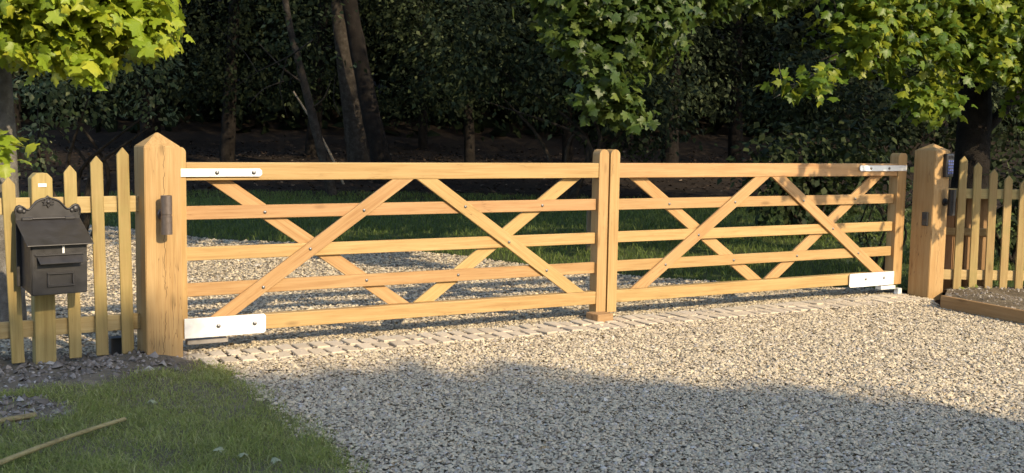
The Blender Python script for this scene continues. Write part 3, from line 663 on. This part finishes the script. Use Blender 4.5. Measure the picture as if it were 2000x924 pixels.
# slot flap and name frame on the front (front face leans a little)
def fy(z): return -0.205-0.010*(z-0.466)/0.289
fl = link('slot_flap', prism_mesh([(0, -0.125), (0.058, -0.118), (0.058, 0.118), (0, 0.125)], 0.006, 0.0015, 'slot_flap'), M_iron, mb, mloc(frame((0.0, fy(0.69)-0.006, 0.690), (0, -0.75, -0.66), (1, 0, 0))))
link('slot_hood', prism_mesh(rect(0.27, 0.010, -0.135), 0.012, 0.002, 'slot_hood'), M_iron, mb, mloc(Matrix.Translation((0, fy(0.70)-0.005, 0.700))))
link('slot', prism_mesh(rect(0.235, 0.04, -0.1175), 0.004, 0.0, 'slot'), M_black, mb, mloc(frame((0, fy(0.66)-0.0012, 0.665), (1, 0, 0), (0, 0, 1))))
zc = 0.555
for (cx, cz, sx, sz) in ((0, zc+0.036, 0.150, 0.012), (0, zc-0.036, 0.150, 0.012)): link('name_frame', prism_mesh(rect(sx, sz, -sx/2), 0.010, 0.002, 'name_frame'), M_iron, mb, mloc(frame((cx+0.005, fy(cz)-0.005, cz), (1, 0, 0), (0, 0, 1))))
for sx in (-0.069, 0.069): link('name_frame', prism_mesh(rect(0.060, 0.012, -0.030), 0.010, 0.002, 'name_frame'), M_iron, mb, mloc(frame((sx+0.005, fy(zc)-0.005, zc), (0, 0, 1), (1, 0, 0))))
link('fixing_block', prism_mesh(rect(0.30, 0.08), 0.05, 0.002, 'fixing_block'), M_oldw, mb, mloc(frame((0, 0.025, 0.55), (0, 0, 1), (1, 0, 0))))

# ------------------------------------------------------------------ leaves
HALF = [(0.03, 0.0), (0.26, -0.07), (0.45, 0.02), (0.35, 0.18), (0.64, 0.37), (0.58, 0.52), (0.42, 0.51), (0.29, 0.53), (0.30, 0.70), (0.16, 0.76), (0.0, 1.0)]
OUT = np.array(HALF+[(-x, y) for x, y in HALF[-2::-1]])
MLV = np.concatenate([[(0, 0.30)], OUT]); nO = len(OUT)
MLF = np.array([(0, 1+i, 1+(i+1) % nO) for i in range(nO)])
def maple_verts(curl, fold, gg):
    z = -fold*np.abs(MLV[:, 0])-curl*(MLV[:, 1]-0.2)**2+gg.normal(0, 0.025, len(MLV)); return np.concatenate([MLV-np.array([0, 0.0]), z[:, None]], 1)
SLV = np.array([(0, 0, 0), (0.32, 0.35, -0.06), (0.0, 1.0, -0.12), (-0.32, 0.35, -0.06)]); SLF = np.array([(0, 1, 2), (0, 2, 3)])
DROOP = np.array([0, 0, -1.0])
def norm(v): return v/(np.linalg.norm(v, axis=-1, keepdims=True)+1e-9)
def sprays(ells, nclump, per, spread, gg, shell=0.55, lower=None):
    """leaf base points and outward directions, gathered into sprays inside ellipsoids"""
    w = np.array([e[1][0]*e[1][1]*e[1][2] for e in ells])**0.7; w = w/w.sum(); P = []; O = []
    which = gg.choice(len(ells), nclump, p=w)
    d = norm(gg.normal(size=(nclump, 3))); r = (1-shell*gg.random(nclump)**1.5)
    ce = np.array([e[0] for e in ells])[which]; ra = np.array([e[1] for e in ells])[which]
    c = ce+d*ra*r[:, None]
    k = gg.poisson(per, nclump)+2; idx = np.repeat(np.arange(nclump), k)
    off = gg.normal(size=(len(idx), 3))*spread*np.array([1, 1, 0.55]); P = c[idx]+off; O = norm(norm(d[idx]*1.0/ra[idx])+0.8*norm(off))
    return P, O
def orient(P, O, gg, face=0.9, wild=0.7):
    n = len(P); nr = norm(0.55*O+np.array([0, 0, 0.55])+face*0.35*SUN+wild*gg.normal(size=(n, 3))*0.6)
    t = 0.5*O+0.75*DROOP+0.55*gg.normal(size=(n, 3)); t = norm(t-nr*(t*nr).sum(1)[:, None]); b = np.cross(t, nr)
    return b, t, nr
def leaf_cloud(P, fr, size, kind, gg):
    b, t, nr = fr; n = len(P)
    if kind == 'maple':
        base = np.stack([maple_verts(0.5*gg.random(), 0.1+0.45*gg.random(), gg) for _ in range(8)]); L = base[gg.integers(0, 8, n)]; f = MLF
    else:
        L = np.repeat(SLV[None], n, 0)*np.array([1, 1, 1]); f = SLF
    L = L*size[:, None, None]
    V = P[:, None, :]+L[..., 0:1]*b[:, None, :]+L[..., 1:2]*t[:, None, :]+L[..., 2:3]*nr[:, None, :]
    F = f[None]+(np.arange(n)*L.shape[1])[:, None, None]
    return V.reshape(-1, 3), F.reshape(-1, 3)
def foliage_part(name, ells, nclump, per, spread, size, kind, mat, parent, seed, singles=0, shell=0.55, wild=0.7, cut=None):
    gg = np.random.default_rng(seed); P, O = sprays(ells, nclump, per, spread, gg, shell)
    if cut is not None: k = cut(P); P, O = P[k], O[k]
    fr = orient(P, O, gg, wild=wild); sz = size*(0.6+0.65*gg.random(len(P)))
    rest = np.ones(len(P), bool)
    if singles:
        v = P-CAM; z = v@fw; px = (v@rt)/z; py = (v@up)/z; inside = (np.abs(px) < 0.47) & (np.abs(py) < 0.215) & (z > 0)
        area = np.abs((fr[2]*norm(v)).sum(1))*(sz/z)**2*inside; best = np.argsort(-area)[:singles]; best = best[area[best] > 0]
        rest[best] = False
        mes = []
        for q in range(6):
            me = np_mesh('leaf', maple_verts(0.5*gg.random(), 0.1+0.45*gg.random(), gg), MLF); me.materials.append(mat); mes.append(me)
        for i in best:
            s = float(sz[i]); b, t, nr = fr[0][i], fr[1][i], fr[2][i]
            M = Matrix(((b[0]*s, t[0]*s, nr[0]*s, P[i][0]), (b[1]*s, t[1]*s, nr[1]*s, P[i][1]), (b[2]*s, t[2]*s, nr[2]*s, P[i][2]), (0, 0, 0, 1)))
            link('leaf', mes[int(gg.integers(0, 6))], None, parent, M)
    V, F = leaf_cloud(P[rest], tuple(a[rest] for a in fr), sz[rest], kind, gg)
    o = link(name, np_mesh(name, V, F), mat, parent); o['kind'] = 'stuff'
    return o, len(F)

# left maple beside the mailbox fence
mL = thing('maple_tree', 'bright yellow-green maple with sunlit lobed leaves above the mailbox fence', 'tree', (-0.98, 1.5, 0))
tubes('trunk', [([(-0.93, 1.5, -0.1), (-0.94, 1.5, 1.0), (-0.97, 1.52, 2.2), (-1.1, 1.6, 4.0), (-1.0, 1.7, 6.5)], [0.135, 0.115, 0.105, 0.09, 0.05])], M_barkp, mL, 14, 0.03, 1)
tubes('branch', [([(-1.05, 1.52, 2.3), (-0.7, 1.2, 2.55), (-0.3, 0.95, 2.35), (0.0, 0.85, 2.1)], [0.03, 0.02, 0.012, 0.004]), ([(-1.04, 1.52, 2.0), (-0.85, 1.15, 2.1), (-0.6, 0.9, 1.85)], [0.02, 0.012, 0.004]),
                 ([(-1.1, 1.6, 4.0), (-0.5, 1.4, 4.5), (0.6, 1.5, 5.0), (1.6, 1.8, 5.2)], [0.05, 0.04, 0.025, 0.01]), ([(-1.1, 1.6, 4.2), (-2.0, 1.8, 4.8), (-3.2, 1.9, 5.4)], [0.05, 0.035, 0.01])], M_bark, mL, 6, 0.05, 5)
EL = [((-0.52, 0.72, 2.12), (0.36, 0.30, 0.34)), ((-0.18, 0.70, 2.10), (0.24, 0.24, 0.16)), ((-0.78, 0.85, 2.20), (0.34, 0.36, 0.36)), ((-0.25, 0.78, 2.38), (0.36, 0.33, 0.2)), ((-0.6, 0.8, 2.5), (0.5, 0.35, 0.3))]
foliage_part('foliage', EL, 400, 7, 0.080, 0.100, 'maple', M_mapL, mL, 21, 300, 0.6, 1.1)
foliage_part('inner_foliage', [((-0.95, 1.25, 2.2), (0.45, 0.35, 0.4)), ((-1.0, 0.9, 1.25), (0.12, 0.2, 0.12))], 30, 6, 0.09, 0.105, 'maple', M_mapL, mL, 22, 0, 0.7)
foliage_part('upper_foliage', [((-1.2, 1.9, 4.6), (2.3, 1.2, 1.7)), ((-0.6, 2.4, 6.6), (3.2, 1.6, 2.2))], 900, 9, 0.22, 0.20, 'simple', M_can, mL, 23, 0, 0.8)

# right maple by the keypad post
mR = thing('maple_tree', 'large green maple with dappled lobed leaves and dark trunk behind the keypad post', 'tree', (9.0, 1.2, 0))
tubes('trunk', [([(8.95, 1.2, -0.1), (8.98, 1.2, 0.8), (9.05, 1.22, 1.7), (9.05, 1.3, 2.6), (8.9, 1.5, 4.5), (8.6, 1.9, 8.0)], [0.27, 0.20, 0.18, 0.15, 0.13, 0.06])], M_barkd, mR, 14, 0.04, 2)
tubes('branch', [([(9.05, 1.22, 1.45), (9.6, 1.05, 2.0), (10.4, 0.9, 2.7)], [0.07, 0.055, 0.03]), ([(9.05, 1.25, 2.2), (8.2, 1.0, 2.5), (7.2, 0.9, 2.5), (6.3, 0.9, 2.2)], [0.05, 0.035, 0.02, 0.006]),
                 ([(9.0, 1.4, 3.4), (7.0, 1.4, 3.6), (5.0, 1.1, 3.2), (3.9, 0.9, 2.4)], [0.08, 0.06, 0.035, 0.008]), ([(8.9, 1.5, 4.5), (6.5, 2.0, 6.0), (4.5, 2.2, 7.0)], [0.09, 0.06, 0.02]),
                 ([(9.05, 1.25, 2.4), (8.8, 0.0, 2.75), (8.3, -1.4, 2.6), (7.3, -2.0, 2.3)], [0.05, 0.03, 0.02, 0.006]), ([(8.9, 1.6, 5.0), (10.5, 2.0, 6.5), (12.5, 2.2, 7.5)], [0.09, 0.06, 0.02])], M_barkd, mR, 7, 0.05, 15)
ER = [((7.0, 0.9, 2.55), (0.55, 0.4, 0.42)), ((7.9, 0.8, 2.35), (0.55, 0.45, 0.50)), ((8.7, 0.7, 2.65), (0.6, 0.45, 0.55)), ((6.25, 0.9, 1.95), (0.38, 0.25, 0.17)), ((7.75, 0.75, 1.82), (0.35, 0.3, 0.15)), ((8.0, 0.9, 3.0), (1.4, 0.5, 0.45)), ((9.2, 0.55, 2.2), (0.35, 0.4, 0.5))]
foliage_part('foliage', ER, 400, 9, 0.10, 0.104, 'maple', M_mapR, mR, 31, 300, 0.65, 1.0)
EC = [((3.70, 0.95, 2.45), (0.48, 0.35, 0.45)), ((4.15, 0.9, 2.50), (0.45, 0.35, 0.42)), ((3.72, 0.9, 1.95), (0.30, 0.25, 0.30)), ((3.95, 0.85, 1.66), (0.16, 0.15, 0.20)), ((4.9, 1.1, 2.78), (0.9, 0.4, 0.25)), ((3.55, 1.0, 2.65), (0.55, 0.35, 0.4)), ((5.6, 1.0, 2.95), (0.9, 0.4, 0.3))]
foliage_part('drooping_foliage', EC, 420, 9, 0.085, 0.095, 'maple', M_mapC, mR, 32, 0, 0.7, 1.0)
foliage_part('front_foliage', [((7.35, -1.9, 2.10), (0.6, 0.5, 0.5)), ((6.35, -2.6, 2.80), (0.7, 0.5, 0.33)), ((8.4, -1.9, 2.4), (0.7, 0.6, 0.6))], 105, 7, 0.11, 0.13, 'maple', M_mapR, mR, 33, 0, 0.7)
foliage_part('upper_foliage', [((6.0, 1.9, 4.6), (5.2, 1.2, 1.5)), ((7.0, 2.6, 7.8), (8.5, 2.2, 4.6)), ((12.5, 2.2, 5.2), (4.5, 1.8, 3.2)), ((4.2, 2.0, 4.2), (2.6, 0.9, 1.2))], 3000, 10, 0.32, 0.24, 'simple', M_can, mR, 34, 0, 0.85)

# ------------------------------------------------------------------ woodland
def wz(p): return float(ground_z(p[0], p[1]))
def p3(D, R, z): q = vd(D, R); return (q[0], q[1], z)
def bg_tree(label, cat, D, R, trunk_pts, rad, ells, ncl, size, mat, seed, per=14, spread=0.38, bark=None, extra=None, grp='trees in the dark wood'):
    q = vd(D, R); z0 = wz(q); t = thing('woodland_tree', label, cat, (q[0], q[1], z0), 0, grp)
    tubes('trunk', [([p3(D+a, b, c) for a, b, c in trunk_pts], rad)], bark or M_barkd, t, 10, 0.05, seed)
    if extra: tubes('branch', [([p3(D+a, b, c) for a, b, c in pp], rr) for pp, rr in extra], bark or M_barkd, t, 5, 0.05, seed+3)
    E_ = [((*vd(D+a, b), c), (rx, ry, rz)) for a, b, c, rx, ry, rz in ells]
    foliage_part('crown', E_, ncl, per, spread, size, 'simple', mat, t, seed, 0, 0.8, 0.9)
    return t
bg_tree('thick trunk of the broad twin-stemmed tree in the dark wood', 'tree', 27, -3.85, [(0, -3.78, 0.1), (0, -3.95, 1.2), (0, -4.25, 3.4), (0.2, -4.45, 5.0), (0.5, -4.6, 9)], [0.30, 0.26, 0.22, 0.20, 0.1],
        [(0.6, -4.6, 7.0, 3.0, 3.0, 2.6), (1.0, -3.0, 4.6, 1.6, 1.5, 1.0)], 360, 0.14, M_wood1, 41, bark=M_bark)
bg_tree('dark leaning trunk behind the thick trunk in the wood', 'tree', 26, -3.1, [(0, -3.02, 0.1), (0, -3.25, 1.0), (0, -3.6, 2.6), (0, -4.0, 4.6), (0.2, -4.4, 8)], [0.27, 0.24, 0.21, 0.18, 0.1],
        [(0.8, -4.2, 6.8, 2.8, 2.5, 2.2), (2.2, -1.5, 3.6, 1.8, 1.4, 1.4)], 360, 0.14, M_wood1, 42)
bg_tree('slim leaning grey tree with pale bare branches in the wood', 'tree', 23, -4.1, [(0, -3.85, 0.05), (0, -4.1, 1.0), (0, -4.45, 2.4), (0, -4.8, 3.7), (0, -5.1, 6)], [0.11, 0.10, 0.085, 0.07, 0.03],
        [(0.2, -4.6, 3.4, 0.9, 0.8, 0.8), (0.8, -5.2, 5.0, 1.6, 1.4, 1.2)], 110, 0.13, M_wood1, 43, 10, 0.25, M_bark,
        [([(0, -4.45, 2.4), (-0.3, -4.9, 2.75), (-0.4, -5.4, 3.3)], [0.03, 0.02, 0.008]), ([(0, -4.3, 1.9), (-0.2, -4.0, 2.1), (-0.2, -3.85, 2.5)], [0.02, 0.014, 0.006]), ([(0, -4.5, 2.6), (-0.2, -5.3, 2.3), (-0.3, -5.6, 1.9)], [0.025, 0.014, 0.006])])
pole = tubes('fallen_branch', [([p3(25.5, -5.2, 2.34), p3(25.5, -4.8, 1.72), p3(25.5, -4.35, 0.95), p3(25.5, -4.0, 0.15)], [0.022, 0.026, 0.030, 0.032])], M_oldw, None, 6, 0.04, 77)
tag(pole, 'thin pale bare pole leaning beside the slim grey tree', 'branch')
# wood behind, tree by tree
spots = [(29, -13.5), (31, -10.4), (28.5, -7.6), (32, -6.0), (30, -1.2), (31, 1.6), (29, 4.2), (32, 6.6), (29, 9.4), (31, 12.2), (29, 14.8), (36, -12), (36, -3), (37, 4), (36, 11)]
words = ['first from the lawn corner', 'beside it']
for k, (D, R) in enumerate(spots):
    hh = random.uniform(0.8, 1.25); lean = random.uniform(-0.5, 0.5)
    bg_tree('dark leafy tree standing deep in the shaded wood behind the lawn', 'tree', D, R, [(0, R, 0.2), (0, R+lean*0.4, 2.5), (0.1, R+lean, 6), (0.2, R+lean*1.2, 9)], [0.2*hh, 0.16*hh, 0.12*hh, 0.05],
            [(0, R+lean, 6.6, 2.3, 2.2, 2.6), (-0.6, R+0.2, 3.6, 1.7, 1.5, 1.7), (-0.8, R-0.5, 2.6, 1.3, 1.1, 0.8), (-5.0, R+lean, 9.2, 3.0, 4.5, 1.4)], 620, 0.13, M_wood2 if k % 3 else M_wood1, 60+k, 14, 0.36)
# the far mass of the wood
gg = np.random.default_rng(5)
n = 60000; D = 38+gg.random(n)*9; R = (gg.random(n)*2-1)*32; Zz = gg.random(n)**0.9*17
q = np.stack([CAM[0]+D*math.sin(YAW)+R*math.cos(YAW), CAM[1]+D*math.cos(YAW)-R*math.sin(YAW), Zz+0.4], 1)
V, F = leaf_cloud(q, orient(q, norm(gg.normal(size=(n, 3))), gg, wild=1.0), 0.75*(0.6+0.7*gg.random(n)), 'simple', gg)
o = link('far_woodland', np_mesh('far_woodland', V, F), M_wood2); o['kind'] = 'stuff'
o['label'] = 'dark mass of far woodland foliage'; o['category'] = 'woodland'
# fallen leaves and sticks on the woodland floor
n = 16000; D = 19+gg.random(n)*18; R = (gg.random(n)*2-1)*(0.476*D+1); x = CAM[0]+D*math.sin(YAW)+R*math.cos(YAW); y = CAM[1]+D*math.cos(YAW)-R*math.sin(YAW)
k = ~in_poly(x, y, LAWN); x, y = x[k], y[k]; q = np.stack([x, y, ground_z(x, y)+0.02], 1); nn = len(q)
nr = norm(np.array([0, 0, 1.0])+0.35*gg.normal(size=(nn, 3))); t_ = gg.normal(size=(nn, 3)); t_ = norm(t_-nr*(t_*nr).sum(1)[:, None])
V, F = leaf_cloud(q, (np.cross(t_, nr), t_, nr), 0.10*(0.5+gg.random(nn)), 'simple', gg)
o = link('leaf_litter', np_mesh('leaf_litter', V, F), M_litter); o['kind'] = 'stuff'

# shrubs
def shrub(label, D, R, h, ells, ncl, size, mat, seed, stems=5, spread=0.16, per=10, cat='shrub'):
    q = vd(D, R); z0 = wz(q); t = thing('shrub', label, cat, (q[0], q[1], z0)); rr = random.Random(seed)
    tubes('stem', [([p3(D, R+rr.uniform(-.1, .1), z0-0.05), p3(D+rr.uniform(-.2, .2), R+rr.uniform(-.3, .3)*h, z0+h*0.45), p3(D+rr.uniform(-.3, .3), R+rr.uniform(-.7, .7)*h, z0+h*rr.uniform(0.7, 1.0))], [0.02*h, 0.014*h, 0.005]) for _ in range(stems)], M_bark, t, 6, 0.05, seed)
    E_ = [((*vd(D+a, R+b), c), (rx, ry, rz)) for a, b, c, rx, ry, rz in ells]
    foliage_part('foliage', E_, ncl, per, spread, size, 'simple', mat, t, seed, 0, 0.8, 0.9); return t
shrub('grey-green shrub with twisted stems behind the mailbox fence', 14.0, -5.6, 2.0, [(0, -0.3, 1.9, 0.7, 0.6, 0.5), (0, 0.55, 2.3, 0.7, 0.6, 0.6), (0, 1.0, 1.55, 0.35, 0.3, 0.3), (-0.2, -0.6, 1.2, 0.4, 0.4, 0.4), (0.2, 0.4, 3.0, 1.0, 0.7, 0.5)], 200, 0.085, M_shrub, 81, 6, 0.13)
shrub('small leafy shrub with pale leaves behind the end of the dappled gate leaf', 11.6, 4.0, 1.0, [(0, 0, 0.55, 0.30, 0.25, 0.40), (0, -0.25, 0.35, 0.25, 0.2, 0.25), (0, 0.35, 0.75, 0.25, 0.2, 0.35)], 80, 0.05, M_shrub, 82, 6, 0.07)
shrub('dark broadleaf bush rising behind the top rail near the keypad post', 15.5, 4.3, 1.6, [(0, -0.3, 1.1, 0.9, 0.6, 0.55), (0, 0.7, 1.2, 0.6, 0.5, 0.5), (0.3, 0.2, 0.6, 1.2, 0.6, 0.5)], 190, 0.13, M_bush, 83, 5, 0.2)
shrub('low undergrowth bush in the shade behind the dappled fence', 12.5, 5.9, 1.4, [(0, 0, 0.8, 0.9, 0.5, 0.7), (0, 1.2, 0.9, 0.9, 0.5, 0.8)], 200, 0.10, M_wood1, 84, 5, 0.18)
shrub('dense holly bush at the wood edge beyond the lawn', 20.5, 7.2, 2.6, [(0, 0, 1.6, 1.6, 1.0, 1.3), (0.3, 1.8, 2.2, 1.5, 1.0, 1.6), (0.4, -1.6, 2.4, 1.3, 1.0, 1.3)], 420, 0.13, M_wood1, 85, 5, 0.25, 13)
shrub('tall leafy hazel bush at the wood edge behind the meeting stiles', 23.0, 1.2, 3.0, [(0, 0, 2.9, 1.6, 1.0, 1.3), (0.3, -1.9, 3.2, 1.4, 1.0, 1.5), (0.4, 1.6, 2.2, 1.3, 1.0, 1.3)], 420, 0.14, M_wood1, 86, 5, 0.26, 13)
# bare twigs hanging in front of the dark wood on the right
tw = thing('bare_branch', 'pale bare forked twigs against the dark wood left of the keypad maple', 'branch', p3(14, 3.9, 1.9))
tubes('twig', [([p3(14, 4.6, 3.0), p3(14, 4.1, 2.45), p3(14, 3.7, 2.15), p3(14, 3.35, 1.95)], [0.016, 0.012, 0.009, 0.005]), ([p3(14, 3.7, 2.15), p3(14, 3.45, 2.1), p3(14, 3.4, 2.4)], [0.008, 0.006, 0.003]), ([p3(14, 4.1, 2.45), p3(14, 4.15, 2.9), p3(14, 4.05, 3.3)], [0.009, 0.006, 0.003]), ([p3(14, 4.1, 2.45), p3(14, 4.6, 2.5), p3(14, 5.1, 2.45)], [0.009, 0.007, 0.004])], M_barkp, tw, 5, 0.05, 91)
tw2 = thing('bare_branch', 'thin bare dead branches arching beside the slim grey tree in the wood', 'branch', p3(20, -4.6, 1.6))
tubes('twig', [([p3(20, -3.7, 3.1), p3(20, -4.2, 2.75), p3(20, -4.75, 2.5), p3(20, -5.3, 2.1)], [0.018, 0.014, 0.010, 0.005]), ([p3(20, -4.2, 2.75), p3(20, -4.35, 2.2), p3(20, -4.2, 1.7)], [0.011, 0.008, 0.004]), ([p3(20, -4.75, 2.5), p3(20, -5.0, 2.9), p3(20, -5.5, 3.3)], [0.010, 0.007, 0.004]), ([p3(20, -3.2, 1.7), p3(20, -3.35, 2.0), p3(20, -3.3, 2.5)], [0.008, 0.008, 0.005])], M_bark, tw2, 5, 0.05, 93)
# short post in the lawn
lp = prism('marker_post', [(-0.2, -0.05), (0.58, -0.05), (0.60, 0.0), (0.58, 0.05), (-0.2, 0.05)], 0.10, (5.95, 4.35, 0), UP, (0.87, -0.49, 0), M_oldw, None, 0.004)
tag(lp, 'short dark brown timber post on the lawn behind the meeting stiles', 'post')

# ------------------------------------------------------------------ small things on the verge
def stick(label, pts, rad, seed):
    o = tubes('cane', [(pts, rad)], M_stick, None, 8, 0.05, seed); return tag(o, label, 'stick', 'canes lying on the verge')
stick('long thin pale cane lying across the grass below the mailbox', [(-1.45, -2.32, 0.05), (-1.15, -2.02, 0.055), (-0.9, -1.80, 0.055), (-0.66, -1.61, 0.05)], [0.013, 0.012, 0.011, 0.010], 5)
stick('shorter stouter cane half buried in the bare soil patch', [(-1.75, -1.60, 0.03), (-1.3, -1.42, 0.045), (-1.02, -1.29, 0.035)], [0.017, 0.016, 0.014], 6)
for k, (x_, y_) in enumerate(((-0.31, -2.41), (-0.37, -2.28), (-0.22, -2.52), (-0.48, -1.28))):
    gg2 = np.random.default_rng(100+k); me = np_mesh('fallen_leaf', maple_verts(0.8, 0.7, gg2)*0.045, MLF)
    o = link('fallen_leaf', me, plain('fallen_leaf_pale', (0.26, 0.27, 0.15), 0.8), None, Matrix.Translation((x_, y_, float(verge_h(np.array(x_), np.array(y_)))+0.045)) @ Matrix.Rotation(k*1.9, 4, 'Z') @ Matrix.Rotation(0.25, 4, 'X'))
    tag(o, 'pale dry leaf lying on the grass verge', 'leaf', 'fallen leaves on the verge')
sb = box('slate_block', (-0.395, 0.17, 0.05), (0.10, 0.08, 0.13), plain('slate', (0.06, 0.062, 0.065), 0.6), None, 0.004)
tag(sb, 'small dark slate block behind the picket next to the gate post', 'block')
def weed(x_, y_, z_, seed, label):
    gg3 = np.random.default_rng(seed); t = thing('weed', label, 'plant', (x_, y_, z_), 0, 'weeds at the foot of the fence')
    n_ = 40; th = gg3.random(n_)*2*PI; P = np.stack([x_+0.10*np.cos(th)*gg3.random(n_), y_+0.06*np.sin(th)*gg3.random(n_), z_+0.06*gg3.random(n_)], 1)
    O = norm(np.stack([np.cos(th), np.sin(th), 0.6+0*th], 1)); fr = orient(P, O, gg3)
    V, F = leaf_cloud(P, fr, 0.05*(0.6+0.6*gg3.random(n_)), 'simple', gg3); o = link('leaves', np_mesh('weed_leaves', V, F), M_grass, t); o['kind'] = 'stuff'
for k, tq in enumerate((0.33, 0.45, 0.56)):
    p = F0+FD*tq+FN*0.03; weed(p.x, p.y, 0.03, 200+k, 'green weed tuft growing at the foot of the dappled fence')

# ------------------------------------------------------------------ tall evergreen screen behind the standpoint (throws the shade on the near drive)
hd = thing('conifer_screen', 'tall dense evergreen screen shading the near part of the drive', 'hedge', (-4.0, -20.8, 0))
prof = [(-26, 11.4), (-14, 12.0), (-6, 11.3), (-1, 11.7), (2.4, 11.62), (3.2, 11.70), (3.85, 11.66), (4.10, 11.56), (4.22, 11.06), (4.6, 10.88), (5.52, 10.68), (5.79, 10.42), (6.55, 9.98), (7.09, 9.36), (7.8, 8.4), (8.6, 7.0), (9.3, 4.4), (9.6, -0.1)]
bm = bmesh.new()
outl = [(-26, -0.1)]+[(a, b-0.16) for a, b in prof]
A = [bm.verts.new((a, -20.15, b)) for a, b in outl]; B = [bm.verts.new((a, -21.4, b)) for a, b in outl]
bm.faces.new(A); bm.faces.new(B[::-1])
for k in range(len(outl)): bm.faces.new((A[k], A[(k+1) % len(outl)], B[(k+1) % len(outl)], B[k]))
bmesh.ops.recalc_face_normals(bm, faces=bm.faces[:])
link('inner_growth', bm_mesh(bm, 'inner_growth'), M_wood2, hd)
gg = np.random.default_rng(8); n = 40000; x = -26+35.5*gg.random(n); tz = np.interp(x, [a for a, b in prof], [b for a, b in prof]); top = gg.random(n) < 0.35
z = np.where(top, tz+gg.normal(-0.02, 0.10, n), tz*gg.random(n)); y = np.where(top, -20.0-1.4*gg.random(n), -20.1+gg.normal(0, 0.08, n))
P = np.stack([x, y, z], 1); O = norm(np.stack([np.zeros(n), np.where(top, 0.2, 1.0), np.where(top, 1.0, 0.2)], 1))
V, F = leaf_cloud(P, orient(P, O, gg, wild=1.0), 0.24*(0.6+0.7*gg.random(n)), 'simple', gg)
o = link('foliage', np_mesh('screen_foliage', V, F), M_can, hd); o['kind'] = 'stuff'
